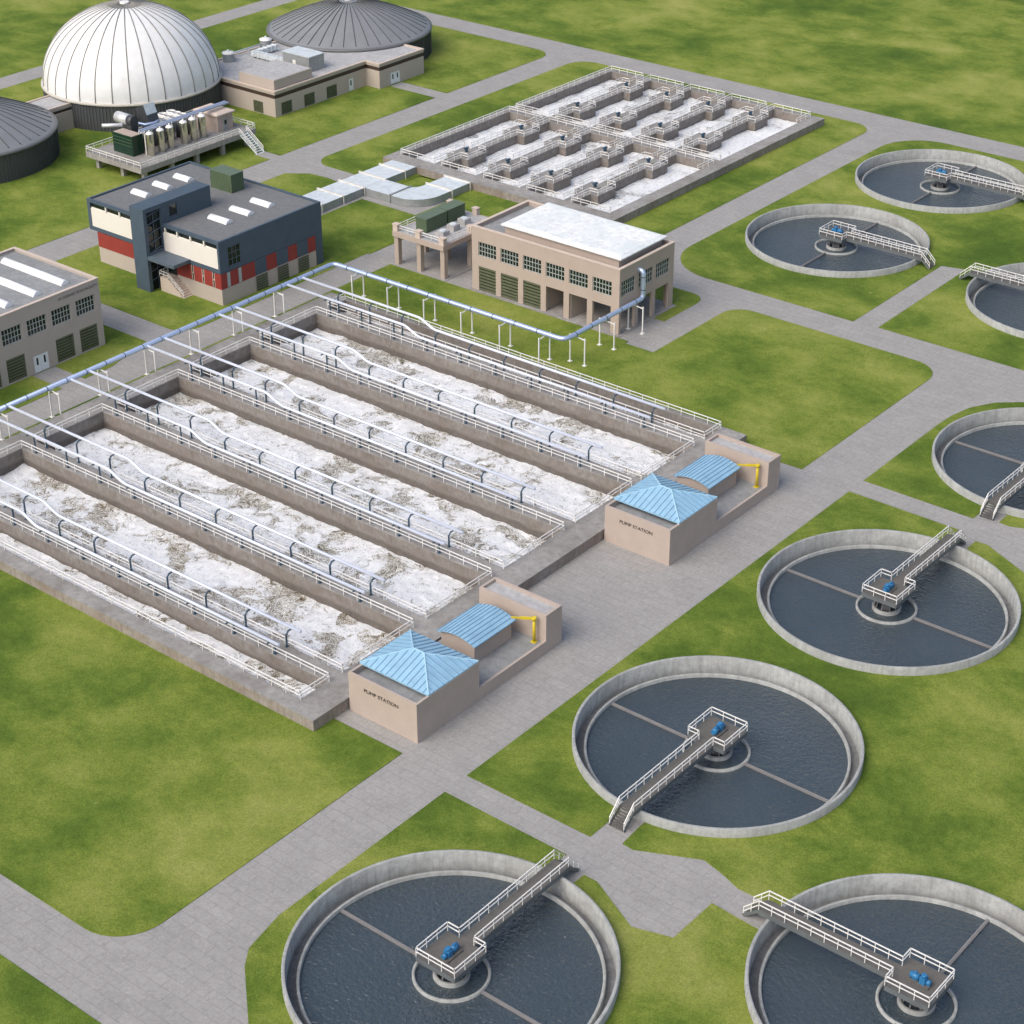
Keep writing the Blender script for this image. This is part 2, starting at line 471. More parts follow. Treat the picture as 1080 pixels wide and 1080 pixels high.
structure('ground', fill_mesh('ground', rect(-900, 700, -500, 1100), holes, -.02), M['grass'])
road_out = [(-205.5,-60),(-127.8,-60),(-127.8,-41.4),(110,-41.4),(110,211.7),(-205.5,211.7)]
structure('road', fill_mesh('road', road_out, holes, .0), M['paving'])
def lawn(pts, hl=[]):
    pts = [p if len(p) == 3 else (p[0], p[1], 0) for p in pts]
    return structure('lawn', fill_mesh('lawn', rounded(pts), hl, .06, .09), M['grass'])
# west lawn with the digesters, reached by two short paths
lawn([(-199.3,-60),(-127.8,-60),(-127.8,120.7),(-131.9,120.7),(-131.9,123.3),(-127.8,123.3),(-127.8,166.3),(-139.8,166.3),(-139.8,169.9),(-127.8,169.9),(-127.8,204.6,4.5),(-199.3,204.6)])
# lawn round the office building, cut by the paving under the duct
lawn([(-120.5,59),(-83.7,59,3.5),(-83.7,99),(-83.2,99),(-83.2,113),(-84,113),(-84,116.4),(-101.1,116.4),(-101.1,92),(-108.6,92),(-108.6,118.5),(-109.6,119.8),(-113,120.3),(-117,119.9,),(-120.5,117.2),(-120.5,112)])
lawn([(-120.5,-36),(-83.5,-36),(-83.5,36.0),(-90,36.0),(-90,40.1),(-83.5,40.1),(-83.5,45),(-86.2,53.9),(-120.5,53.9)])
# strip between the service road and the aeration basin, and the lawn north of the basin
lawn([(-77.8,-34.5),(9.6,-34.5,5),(9.6,3.0),(-.1,3.0),(-.1,.3),(-75.1,.3),(-75.1,81.3),(-.1,81.3),(-.1,80.2),(6.4,80.2),(9.4,80.3),(9.4,118.4,4.5),(-26,118.4,3.5),(-26,97.1),(-31,97.1),(-31,98),(-33,98.0),(-33,97.9),(-66.4,97.9),(-77.8,97.9)])
# second basin
lawn([(-121,124.6,4),(-108.8,124.6),(-100.8,124.6),(-100.8,131),(-95.8,131),(-95.8,124.4),(-88.8,124.4),(-88.8,116.4),(-84,116.4),(-84,113),(-61,113),(-51,113),(-51,204.6,4.5),(-121,204.6,4.5)], [H_b2])
lawn([(-43.5,112.9),(-33,112.9),(-33,107.0),(-31,107.0),(-31,118.4,2.6),(-43.5,118.4,2)])
# small lawn inside the duct loop
lawn([(-101.0,124.3),(-96.2,124.3),(-96.2,131.4),(-101.0,131.4)])
# northern clarifier lawns
lawn([(-44.8,124.6,9.5),(-9,124.6),(-9,152),(-5.2,153),(-5,125),(110,125),(110,204.6),(-44.8,204.6,9)], [H_cl[5], H_cl[6], H_cl[7]])
# eastern clarifier lawns
def arc(cx, cy, r, a0, a1, n=32):
    return [(cx+r*math.cos(math.radians(a0+(a1-a0)*i/n)), cy+r*math.sin(math.radians(a0+(a1-a0)*i/n))) for i in range(n+1)]
JN = [(32.5,4.4),(32.5,6.9),(32.5,9.42),(35.3,9.42),(35.3,8.4),(35.5,5.5),(36.8,5.4),(42.9,8.4),(45.4,7.8),(47.6,7.0)]
JS = [(46.9,3.8),(46.8,-2.2),(43.0,-3.4),(36.9,-.4),(35.4,-.4),(35.3,-2.8),(32.3,-2.8),(32.3,.9)]
C5nw = [(17.0,102.9),(17.2,106),(18.0,109.7),(20.0,113.2),(23,115.8),(27,117.6),(33,118.4)]
lawn([(17.1,4.3)] + JN + arc(67.36,5.02,14.75,172.3,0) + [(110,5.02),(110,73.5),(52,73.5),(43.1,74.8),(38.2,77.2),(36.9,77.9),(35.3,77.8),(35.3,73.9),(32.4,73.9),(32.4,79.0),(17.1,79.0)], [H_cl[1], H_cl[2]])
lawn([(17.1,82.6),(32.5,82.6),(32.5,86.0),(35.4,86.0),(35.4,83.7),(36.8,83.6),(44,86.6),(52,80.5),(110,80.5),(110,118.4)] + C5nw[::-1], [H_cl[3]])
lawn([(17.1,.9),(17.1,-22.2),(18.1,-27),(19.5,-28.9),(24.8,-33.6),(29,-34.5),(110,-34.5),(110,5.02)] + arc(67.36,5.02,14.75,0,-173.9) + JS, [H_cl[0]])
structure('lawn', fill_mesh('lawn', rect(-127.8, 110, -120, -41.4), [], .06, .09), M['grass'])

# ------------------------------------------------------------------ clarifiers
WT = -.8
def make_clarifier():
    t = empty('clarifier')
    b = MB(); b.lathe([(14.85,-.6),(14.85,1.05),(14.80,1.08),(14.58,1.08),(14.53,1.05),(14.53,-1.25)], 128); b.build('tank_wall', M['ring'], t)
    b = MB(); b.lathe([(14.53,-1.2),(13.5,-1.2)], 128); b.build('launder_channel', M['ring_in'], t)
    b = MB(); b.lathe([(13.62,-2),(13.62,-.42),(13.58,-.38),(13.38,-.38),(13.34,-.42),(13.34,-2)], 128); b.build('weir_ring', M['ring'], t)
    b = MB(); b.lathe([(3.5,-1.6),(3.5,-.52),(3.24,-.52),(3.24,-1.6)], 64); b.build('feed_well_ring', M['ring'], t)
    b = MB(); b.lathe([(1.66,-1.6),(1.66,-.45),(1.62,-.40),(1.36,-.40),(1.32,-.45),(1.32,-1.6)], 48); b.build('inner_well_ring', M['ring'], t)
    b = MB(); b.cyl((0,0), .55, -2, 1.2, 20); b.lathe([(.55,-.2),(1.05,.5),(1.05,1.15)], 20)
    for i in range(8):
        a = 2*PI*i/8; b.bar((1.25*math.cos(a), 1.25*math.sin(a), -.9), (.95*math.cos(a), .95*math.sin(a), 1.1), .12)
    b.build('centre_column', M['ring_in'], t)
    for s in (1, -1):
        b = MB(); b.box(min(s*3.45,s*13.4), max(s*3.45,s*13.4), -.16, .16, -1.0, -.62); b.box(min(s*3.45,s*13.4), max(s*3.45,s*13.4), -.05, .05, -.62, -.56)
        b.build('scraper_arm', M['arm'], t)
    return t
M['arm'] = plain('scraper_arm_paint', (.20,.195,.195,1), .7, 0, .15)

def make_bridge():
    t = empty('access_bridge')
    hw, ph, pe = .85, 2.2, 2.12
    b = MB()
    b.cells([-ph,-hw,hw,ph], [-15.75,-pe,pe], lambda x,y: y > -pe or abs(x) < hw, 1.52, 1.6)
    b.build('deck', M['deck_grate'], t)
    b = MB()
    for s in (-1, 1): b.box(s*hw-.05, s*hw+.05, -15.75, -pe, 1.08, 1.58)
    for x0,x1,y0,y1 in ((-ph-.05,-ph+.05,-pe,pe),(ph-.05,ph+.05,-pe,pe),(-ph+.05,ph-.05,pe-.05,pe+.05),(-ph+.05,-hw-.05,-pe-.05,-pe+.05),(hw+.05,ph-.05,-pe-.05,-pe+.05)):
        b.box(x0,x1,y0,y1,1.08,1.60)
    for i in range(9): b.box(-hw+.05, hw-.05, -15+i*1.5, -14.9+i*1.5, 1.2, 1.5)
    b.build('girder', M['side_steel'], t)
    for s in (-1, 1):
        st = MB(); st.bar((s*hw,-15.7,1.45), (s*hw,-17.35,.12), .08, .32); st.build('stair_stringer', M['side_steel'], t)
    for i in range(7):
        f = (i+.5)/7; b = MB(); b.box(-hw+.04, hw-.04, -15.75-1.55*f-.13, -15.75-1.55*f+.13, 1.6-1.5*f-.07, 1.6-1.5*f-.03); b.build('tread', M['deck_grate'], t)
    pts = [(-hw,-17.3,.05),(-hw,-15.75,1.6),(-hw,-pe,1.6),(-ph,-pe,1.6),(-ph,pe,1.6),(ph,pe,1.6),(ph,-pe,1.6),(hw,-pe,1.6),(hw,-15.75,1.6),(hw,-17.3,.05)]
    add_rail(t, pts, False, 1.35, 1.05, .09, .06)
    return t

def make_motor():
    t = empty('drive_motor')
    b = MB(); b.box(-.55,.55,-1.1,1.0,0,.16); b.build('base_plate', M['deck_grate'], t)
    b = MB(); b.tube([(0,-.95,.5),(0,-.1,.5)], .3, 14); b.tube([(0,-1.0,.5),(0,-.95,.5)], .2, 14); b.box(-.2,.2,-.75,-.3,.16,.3); b.box(-.12,.12,-.65,-.4,.75,.92); b.build('motor', M['motor'], t)
    b = MB(); b.box(-.32,.32,.0,.55,.16,.82); b.cyl((0,.28),.24,.82,1.05,14); b.tube([(0,-.1,.5),(0,.05,.5)], .12, 10); b.build('gearbox', M['motor'], t)
    b = MB(); b.tube([(0,.55,.42),(0,.98,.42)], .24, 14); b.box(-.15,.15,.6,.9,.16,.3); b.build('coupling', M['motor'], t)
    return t

cl_labels = [
    'round settling tank at the bottom left of centre, bridge reaching its upper right rim',
    'whole round settling tank in the centre foreground, bridge running down left to a path',
    'round settling tank right of the front pump station, bridge running up right to the path',
    'round settling tank cut by the right edge at mid height, stairs at lower left',
    'round settling tank in the bottom right corner, bridge entering from its upper left rim',
    'whole round settling tank right of the white roofed hall, bridge ending at a path',
    'farthest round settling tank by the upper road at the right edge',
    'settling tank cut by the right edge, bridge starting at the short path end']
short = ['the settling tank at the bottom left of centre', 'the settling tank in the centre foreground', 'the settling tank right of the front pump station',
         'the settling tank cut by the right edge at mid height', 'the settling tank in the bottom right corner', 'the settling tank right of the white roofed hall',
         'the farthest settling tank by the upper road', 'the upper settling tank cut by the right edge']
c0 = make_clarifier(); b0 = make_bridge(); m0 = make_motor()
wd = MB(); wd.add([(13.4*math.cos(2*PI*i/96), 13.4*math.sin(2*PI*i/96), 0) for i in range(96)], [tuple(range(96))])
wmesh = wd.mesh('water', M['water'])
for i, (x, y, a) in enumerate(CL):
    r = math.radians(a)
    c, b, m = (c0, b0, m0) if i == 0 else (copy_tree(c0), copy_tree(b0), copy_tree(m0))
    c.location = (x, y, 0); c.rotation_euler.z = r; tag(c, cl_labels[i], 'settling tank', 'round settling tanks')
    b.location = (x, y, 0); b.rotation_euler.z = r; tag(b, 'white railed bridge over ' + short[i], 'footbridge', 'walkway bridges over the settling tanks')
    off = Matrix.Rotation(r, 3, 'Z') @ Vector((0, .1, 1.6))
    m.location = (x+off.x, y+off.y, off.z); m.rotation_euler.z = r; tag(m, 'blue motor on ' + short[i], 'motor', 'blue drive motors')
    w = link_mesh('water', wmesh, None, (x, y, WT)); w['kind'] = 'structure'

# ------------------------------------------------------------------ aeration basin (long tanks)
DZ = 1.4
TX0, TX1 = -71.5, -3.75
T1 = [(2.0,6.1),(8.4,19.6),(22.0,33.25),(35.7,46.95),(49.4,60.8),(63.1,74.6),(77.2,80.85)]
ab = empty('aeration_basin', (-37.6, 41, 0), 'large concrete basin of long parallel foaming channels beside the pump stations', 'basin')
O = Vector((-37.6, 41, 0))
ys = sorted({-.0, 81.6} | {v for t in T1 for v in t}); xs = [-75.2, TX0, TX1, 0]
def solid1(x, y): return not (TX0 < x < TX1 and any(a < y < b for a, b in T1))
def split_basin(parent, O, xs, ys, solid, bottom, outer_name, inner_name):
    """deck, inner walls and outer wall as separate parts"""
    d = MB(); iw = MB(); ow = MB(); lip = .12
    nu, nv = len(xs)-1, len(ys)-1
    S = [[solid((xs[i]+xs[i+1])/2, (ys[j]+ys[j+1])/2) for j in range(nv)] for i in range(nu)]
    sol = lambda i,j: (not (0 <= i < nu and 0 <= j < nv)) or S[i][j]
    for i in range(nu):
        for j in range(nv):
            a,b,c,e = xs[i]-O.x, xs[i+1]-O.x, ys[j]-O.y, ys[j+1]-O.y
            if S[i][j]:
                d.box(a,b,c,e,DZ-lip,DZ) if False else d.add([(a,c,DZ),(b,c,DZ),(b,e,DZ),(a,e,DZ)], [(0,1,2,3)])
                for (ok, p, q) in ((0 <= i-1, (a,e), (a,c)), (i+1 < nu, (b,c), (b,e)), (0 <= j-1, (a,c), (b,c)), (j+1 < nv, (b,e), (a,e))):
                    if not ok:
                        ow.add([(p[0],p[1],-.3),(q[0],q[1],-.3),(q[0],q[1],DZ-lip),(p[0],p[1],DZ-lip)], [(0,1,2,3)])
                        d.add([(p[0],p[1],DZ-lip),(q[0],q[1],DZ-lip),(q[0],q[1],DZ),(p[0],p[1],DZ)], [(0,1,2,3)])
            else:
                for (ii, jj, p, q) in ((i-1,j,(a,c),(a,e)), (i+1,j,(b,e),(b,c)), (i,j-1,(b,c),(a,c)), (i,j+1,(a,e),(b,e))):
                    if sol(ii, jj):
                        iw.add([(p[0],p[1],bottom),(q[0],q[1],bottom),(q[0],q[1],DZ-lip),(p[0],p[1],DZ-lip)], [(0,1,2,3)])
                        d.add([(p[0],p[1],DZ-lip),(q[0],q[1],DZ-lip),(q[0],q[1],DZ),(p[0],p[1],DZ)], [(0,1,2,3)])
    d.build('deck', M['deck'], parent); iw.build('channel_wall', M['basin_wall'], parent); ow.build('outer_wall', M['rough_wall'], parent)
split_basin(ab, O, xs, ys, solid1, -4, '', '')

def water_grid(x0, x1, y0, y1, z, mat, step=.3, amp=.25):
    nx = int((x1-x0)/step)+1; ny = int((y1-y0)/step)+1
    vs = []
    for j in range(ny+1):
        for i in range(nx+1):
            x = x0+(x1-x0)*i/nx; y = y0+(y1-y0)*j/ny
            h = noise.noise(Vector((x*.28, y*.28, 3)))*amp + noise.noise(Vector((x*.9, y*.9, 7)))*amp*.6 + noise.noise(Vector((x*2.1, y*2.1, 9)))*amp*.3
            vs.append((x, y, z+h))
    fs = [(j*(nx+1)+i, j*(nx+1)+i+1, (j+1)*(nx+1)+i+1, (j+1)*(nx+1)+i) for j in range(ny) for i in range(nx)]
    me = bpy.data.meshes.new('water'); me.from_pydata(vs, [], fs); me.materials.append(mat)
    me.polygons.foreach_set('use_smooth', [True]*len(fs))
    o = link_mesh('water', me); o['kind'] = 'structure'; return o

where = ['narrow channel along the front lawn', 'first wide channel from the front lawn', 'second wide channel from the front lawn', 'third wide channel from the front lawn',
         'fourth wide channel from the front lawn', 'fifth wide channel from the front lawn', 'narrow channel farthest from the front lawn']
for i, (a, b) in enumerate(T1):
    zw = -1.05 if 0 < i < 6 else -.55
    water_grid(TX0-.02, TX1+.02, a-.02, b+.02, zw, M['foam_brown'] if i in (0, 1) else M['foam_grey'])
    r = empty('guard_railing', (TX0, a, DZ), 'white railing around the ' + where[i], 'railing', 'guard railings of the long channels')
    L = TX1-TX0; W = b-a; e = .12
    add_rail(r, [(-e,-e,0),(L+e,-e,0),(L+e,W+e,0),(-e,W+e,0)], True, 2.15)

# ------------------------------------------------------------------ air pipes
def support_frame(parent, px, py, ax, z, name='support_frame', arm=2.0, mat=None):
    """two posts and an arm; ax: unit vector across the pipe"""
    b = MB(); m = mat or M['white']
    for off in (0, arm):
        x, y = px+ax[0]*off, py+ax[1]*off
        b.box(x-.08, x+.08, y-.08, y+.08, 0, z-.35 if off else z-.35)
        b.box(x-.28, x+.28, y-.28, y+.28, 0, .14)
    b.bar((px-ax[0]*.2, py-ax[1]*.2, z-.42), (px+ax[0]*arm, py+ax[1]*arm, z-.62), .14)
    return b.build(name, m, parent)

mp = empty('air_main_pipe', (-77.2, 0, 0), 'thick silver blue pipe on white frames, running to the white roofed hall', 'pipe')
def PZ(x, y, z): return (x+77.2, y, z)
ZM = 4.65
def corner(p, a, b, r, n=5):
    p = Vector(p); u = (Vector(a)-p).normalized(); v = (Vector(b)-p).normalized()
    return [p + u*r*(1-t)**2 + v*r*t*t for t in [q/n for q in range(n+1)]]
c1 = (-77.2,84.55,ZM); c2 = (-32.5,84.55,ZM); c3 = (-32.5,103.4,ZM); c4 = (-32.5,103.4,8.95); st = (-77.2,-14,ZM); en = (-33.7,103.4,8.95)
path = [Vector(st)] + corner(c1, st, c2, 1.1) + corner(c2, c1, c3, 1.3) + corner(c3, c2, c4, .8) + corner(c4, c3, en, .7) + [Vector(en)]
b = MB(); b.tube([(p.x+77.2, p.y, p.z) for p in path], .36, 16); b.build('pipe', M['alu'], mp)
b = MB()
def flange(p, d, r=.40, w=.10):
    p = Vector(p); d = Vector(d).normalized(); b.tube([p-d*w/2, p+d*w/2], r, 16)
y = -12
while y < 83: flange((0, y, ZM), (0,1,0)); y += 3.4
x = 3.0
while x < 43: flange((x, 84.55, ZM), (1,0,0)); x += 4.1
y = 87.0
while y < 103: flange((44.7, y, ZM), (0,1,0)); y += 3.6
flange((44.7,103.4,6.0),(0,0,1)); flange((44.7,103.4,8.0),(0,0,1))
b.build('pipe_joints', M['joint'], mp)
for i in range(11): support_frame(mp, -.45, -13+i*8.5+.0 if False else (29.5+8.5*(i-5)), (1,0), ZM)
for i in range(6): support_frame(mp, 4.8+7.24*i, 85.9, (0,-1), ZM, arm=2.5)
for i in range(3): support_frame(mp, 43.6, 87.3+7.05*i, (1,0), ZM, arm=2.6)

postA = None
walls = [(T1[i][1]+T1[i+1][0])/2 for i in range(6)]
wn = ['first dividing wall from the front lawn', 'second dividing wall from the front lawn', 'third dividing wall from the front lawn', 'fourth dividing wall from the front lawn',
      'fifth dividing wall from the front lawn', 'dividing wall farthest from the front lawn']
def branch(yc, s):
    """s = -1: pipe on the front side of the wall, +1: on the far side"""
    t = empty('air_branch_pipe', (-77.2, yc, 0))
    x0, xk, xl, xe = .2, 23.9, 26.4, 66.9
    zu, zl = 4.65, 3.55
    py = s*1.65
    b = MB(); b.tube([(x0,py,zu),(xk-.5,py,zu),(xk+.1,py,zu-.1),(xl-.4,py,zl+.15),(xl+.3,py,zl),(xe,py,zl)], .19, 12); b.build('pipe', M['alu_pipe'], t)
    for i in range(10):
        x = 8.2+6.35*i; z = (zu if x < 25 else zl)-.22
        q = MB(); q.bar((x, s*.88, DZ), (x, s*.88, z-.35), .16); q.bar((x, s*.88, z-.40), (x, s*1.25, z-.06), .14); q.bar((x, s*1.15, z-.06), (x, s*2.0, z-.06), .14)
        q.box(x-.17, x+.17, s*.88-.17, s*.88+.17, DZ, DZ+.05)
        q.build('support_post', M['blue_steel'], t)
    return t
for s in (-1, 1):
    src = None
    for i, yc in enumerate(walls):
        t = src = branch(yc, s) if i == 0 else copy_tree(src)
        t.location = (-77.2, yc, 0)
        tag(t, 'silver pipe, ' + ('front' if s < 0 else 'far') + ' side of the ' + wn[i], 'pipe', 'air pipes over the dividing walls')

# ------------------------------------------------------------------ pump stations
def make_pump():
    t = empty('pump_station')
    P = M['plaster_pump']
    X0, X1 = .25, 9.75
    b = MB()
    # front block with parapet
    b.cells([X0,X0+.3,X1-.3,X1],[0,.3,9.6,9.9], lambda x,y: not (X0+.3 < x < X1-.3 and .3 < y < 9.6), 4.1, 4.85)
    b.box(X0,X1,0,9.9,0,4.1)
    b.build('front_block', P, t)
    b = MB(); b.box(X0+.31,X1-.31,.31,9.59,4.1,4.16); b.build('sunken_roof', M['roof_grey'], t)
    b = MB()
    b.cells([X0,X0+.3,X1-.3,X1],[21.3,21.6,23.8,24.1], lambda x,y: not (X0+.3 < x < X1-.3 and 21.6 < y < 23.8), 4.45, 4.85)
    b.box(X0,X1,21.3,24.1,0,4.45); b.build('rear_block', P, t)
    b = MB(); b.box(X0+.31,X1-.31,21.61,23.79,4.45,4.5); b.build('sunken_roof', M['roof_light'], t)
    b = MB(); b.box(X0,X1,9.9,21.3,0,1.25); b.box(X1-.3,X1,9.9,21.3,1.25,1.55); b.build('low_wall', P, t)
    b = MB(); b.box(X0,X1-.3,9.9,21.3,1.25,1.3); b.build('yard_floor', M['roof_grey'], t)
    # hipped roof
    x0,x1,y0,y1,ze,zr = .15,9.7,1.9,9.85,5.0,6.35
    cx, cy = (x0+x1)/2, (y0+y1)/2; r0, r1 = (cx-.75, cy), (cx+.75, cy)
    b = MB(); A = [(x0,y0,ze),(x1,y0,ze),(x1,y1,ze),(x0,y1,ze),(r0[0],cy,zr),(r1[0],cy,zr)]
    b.add(A, [(0,1,5,4),(1,2,5),(2,3,4,5),(3,0,4)]); b.box(x0,x1,y0,y1,ze-.18,ze-.001)
    roof = b.build('hipped_roof', M['blue_roof'], t)
    q = MB(); n = 13
    def seam(p, c): q.bar((p[0],p[1],p[2]+.03), (c[0],c[1],c[2]+.03), .07, .08)
    sl = (zr-ze)
    for i in range(1, n):
        x = x0+(x1-x0)*i/n
        if x < r0[0]: f = (x-x0)/(r0[0]-x0)
        elif x > r1[0]: f = (x1-x)/(x1-r1[0])
        else: f = 1
        seam((x,y0,ze),(x,y0+(cy-y0)*f,ze+sl*f)); seam((x,y1,ze),(x,y1-(y1-cy)*f,ze+sl*f))
    n = 10
    for i in range(1, n):
        y = y0+(y1-y0)*i/n; f = 1-abs(y-cy)/(cy-y0)
        seam((x0,y,ze),(x0+(r0[0]-x0)*f,y,ze+sl*f)); seam((x1,y,ze),(x1-(x1-r1[0])*f,y,ze+sl*f))
    q.build('seams', M['blue_seam'], roof)
    q = MB()
    for c, rr in (((x0,y0),r0),((x1,y0),r1),((x1,y1),r1),((x0,y1),r0)): q.bar((c[0],c[1],ze+.05),(rr[0],rr[1],zr+.05),.13,.1)
    q.bar((r0[0],cy,zr+.06),(r1[0],cy,zr+.06),.14,.1); q.build('ridge_caps', M['ridge'], roof)
    # vaulted house in the yard
    b = MB(); b.box(1.45,6.15,13.4,19.7,1.3,3.5); 
    prof = [(1.45+4.7*i/10, 3.5+.48*math.sin(PI*i/10)) for i in range(11)]
    for yy in (13.4, 19.7): b.add([(x,yy,z) for x,z in prof], [tuple(range(11))])
    b.build('yard_house', P, t)
    b = MB(); n = 10; ra = []
    for i in range(n+1):
        u = i/n; ra.append((1.15+5.35*u, 3.55+.60*math.sin(PI*u)))
    vs = [(x,yy,z+dz) for dz in (0,.08) for yy in (13.05,20.1) for x,z in ra]
    m = n+1
    fs = []
    for i in range(n):
        fs += [(2*m+i,2*m+i+1,3*m+i+1,3*m+i),(i+1,i,m+i,m+i+1),(i,i+1,2*m+i+1,2*m+i),(m+i+1,m+i,3*m+i,3*m+i+1)]
    fs += [(0,m,3*m,2*m),(m-1,2*m-1,4*m-1,3*m-1)]
    b.add(vs, fs); vr = b.build('vaulted_roof', M['blue_roof'], t)
    q = MB()
    for i in range(0, n+1):
        x, z = ra[i]; q.bar((x,13.05,z+.10),(x,20.1,z+.10),.07,.09)
    q.build('seams', M['blue_seam'], vr)
    me = fit_text('PUMP STATION', 4.75, .42, .06, M['text'])
    o = link_mesh('lettering', me, t, (4.85, -.02, 3.5)); o.rotation_euler = (PI/2, 0, 0)
    return t
M['ridge'] = plain('ridge_cap', (.42,.66,.80,1), .4, 0, .05)
def make_crane():
    t = empty('jib_crane')
    b = MB(); b.box(-.3,.3,-.3,.3,0,.1); b.cyl((0,0),.18,.1,3.0,14); b.build('mast', M['yellow'], t)
    b = MB(); b.tube([(0,0,2.85),(0,0,3.2)], .27, 14); b.build('pivot', M['yellow'], t)
    b = MB(); b.bar((.15,.1,3.05),(-1.3,-.75,3.0),.24,.26); b.bar((-1.2,-.7,3.0),(-2.2,-1.3,2.97),.16,.16); b.build('arm', M['yellow'], t)
    return t
p0 = make_pump(); k0 = make_crane()
for i, (y, w) in enumerate(((5.2, 'nearer pump station, beside the front lawn'), (50.0, 'farther pump station, with lawn behind its rear block'))):
    p, c = (p0, k0) if i == 0 else (copy_tree(p0), copy_tree(k0))
    p.location = (0, y, 0); c.location = (8.55, y+20.7, 1.3)
    tag(p, 'tan ' + w, 'building', 'pump stations'); tag(c, 'yellow jib crane in the yard of the ' + w.split(',')[0], 'crane', 'yellow jib cranes')

# ------------------------------------------------------------------ second basin (ten cells)
TX2 = [(-108.3,-100.5),(-98.65,-90.8),(-88.95,-81.1),(-79.3,-71.5),(-69.65,-61.75)]
TY2 = [(134.8,165.6),(167.8,198.3)]
ISL = [(140.0,145.0),(156.0,160.6),(173.0,178.0),(189.2,193.6)]
bb = empty('flat_basin', (-84.6, 165, 0), 'concrete basin of ten foaming cells with stepped inner walls, behind the white roofed hall', 'basin')
bb.name = 'treatment_basin'
O2 = Vector((-84.6, 165, 0)); IW = 1.6
def open2(x, y):
    for i, (a, b) in enumerate(TX2):
        lo, hi = a, b
        if any(p < y < q for p, q in ISL):
            if i > 0: lo += IW
            if i < 4: hi -= IW
        if lo < x < hi: return any(p < y < q for p, q in TY2)
    return False
xs2 = sorted({-110.0,-59.2} | {v for i,(a,b) in enumerate(TX2) for v in (a,b)} | {TX2[i][0]+IW for i in range(1,5)} | {TX2[i][1]-IW for i in range(4)})
ys2 = sorted({131.6,199.5} | {v for t in TY2 for v in t} | {v for t in ISL for v in t})
split_basin(bb, O2, xs2, ys2, lambda x,y: not open2(x,y), -3, '', '')
for i in range(4):
    xc = (TX2[i][1]+TX2[i+1][0])/2
    for (p, q) in ISL:
        b = MB(); yc = (p+q)/2; x_, y_ = xc-O2.x, yc-O2.y; b.box(x_-.7, x_+.7, y_-.6, y_+.6, DZ, DZ+.3); m_ = b.build('drive_base', M['conc_light'], bb)
        b = MB(); b.cyl((x_, y_), .3, DZ+.3, DZ+.8, 12); b.box(x_-.2, x_+.2, y_-.5, y_+.5, DZ+.8, DZ+1.05); b.build('mixer_drive', M['blue_steel'], bb)
colw = ['first column from the left', 'second column from the left', 'third column from the left', 'fourth column from the left', 'rightmost column']
for j, (c, d) in enumerate(TY2):
    for i, (a, b) in enumerate(TX2):
        water_grid(a-.02, b+.02, c-.02, d+.02, -.3, M['foam_white'], .45, .18)
        e = .1; IS = [s for s in ISL if c < s[0] < d]
        pts = [(a-e, c-e), (b+e, c-e)]
        if i < 4:
            for p, q in IS: pts += [(b+e,p-e),(b-IW+e,p-e),(b-IW+e,q+e),(b+e,q+e)] if False else [(b+e,p),(b-IW,p),(b-IW,q),(b+e,q)]
            pts += [(b+e, d+e)]
            closed = True
        else:
            pts = [(b+e, d-5.0), (b+e, d+e)]; closed = False
        pts += [(a-e, d+e)]
        if i > 0:
            for p, q in IS[::-1]: pts += [(a-e,q),(a+IW,q),(a+IW,p),(a-e,p)]
        if i == 4: pts += [(a-e, c-e), (b+e, c-e), (b+e, c+.2)]
        r = empty('guard_railing', (a, c, DZ), 'white railing, ' + ('near' if j == 0 else 'far') + ' cell, ' + colw[i] + ' of the ten cell basin', 'railing', 'guard railings of the ten cells')
        add_rail(r, [(x-a, y-c, 0) for x, y in pts], closed, 2.0)

# ------------------------------------------------------------------ wall helper with real openings
def wall(b, axis, pos, t, u0, u1, z0, z1, ops):
    """axis 'y': wall in the plane y=pos (outer face), thickness t towards +y ; axis 'x': plane x=pos, thickness towards -x"""
    us = sorted({u0,u1} | {v for o in ops for v in o[:2]}); vs = sorted({z0,z1} | {v for o in ops for v in o[2:4]})
    sol = lambda u,z: not any(o[0] < u < o[1] and o[2] < z < o[3] for o in ops)
    if axis == 'y': b.cells(us, vs, sol, pos+t, pos, lambda u,v,w: (u,w,v))
    else: b.cells(us, vs, sol, pos-t, pos, lambda u,v,w: (w,u,v))

def window(parent, axis, pos, u0, u1, z0, z1, nc, nr, inset=.18, mw=.09, fm='muntin', gm='glass'):
    b = MB(); p = pos+inset if axis == 'y' else pos-inset
    def bx(a, c, e, f):
        if axis == 'y': b.box(a, c, p-.05, p+.05, e, f)
        else: b.box(p-.05, p+.05, a, c, e, f)
    m = .06
    for i in range(nc+1):
        u = u0+m+(u1-u0-2*m)*i/nc; bx(u-mw/2, u+mw/2, z0+.002, z1-.002)
    for j in range(nr+1):
        z = z0+m+(z1-z0-2*m)*j/nr
        for i in range(nc):
            a = u0+m+(u1-u0-2*m)*i/nc+mw/2; c = u0+m+(u1-u0-2*m)*(i+1)/nc-mw/2; bx(a, c, z-mw*.45, z+mw*.45)
    fr = b.build('window', M[fm], parent)
    b2 = MB()
    if axis == 'y': b2.box(u0-.02, u1+.02, p+.03, p+.07, z0-.02, z1+.02)
    else: b2.box(p-.07, p-.03, u0-.02, u1+.02, z0-.02, z1+.02)
    b2.build('pane', M[gm], fr)
    return fr

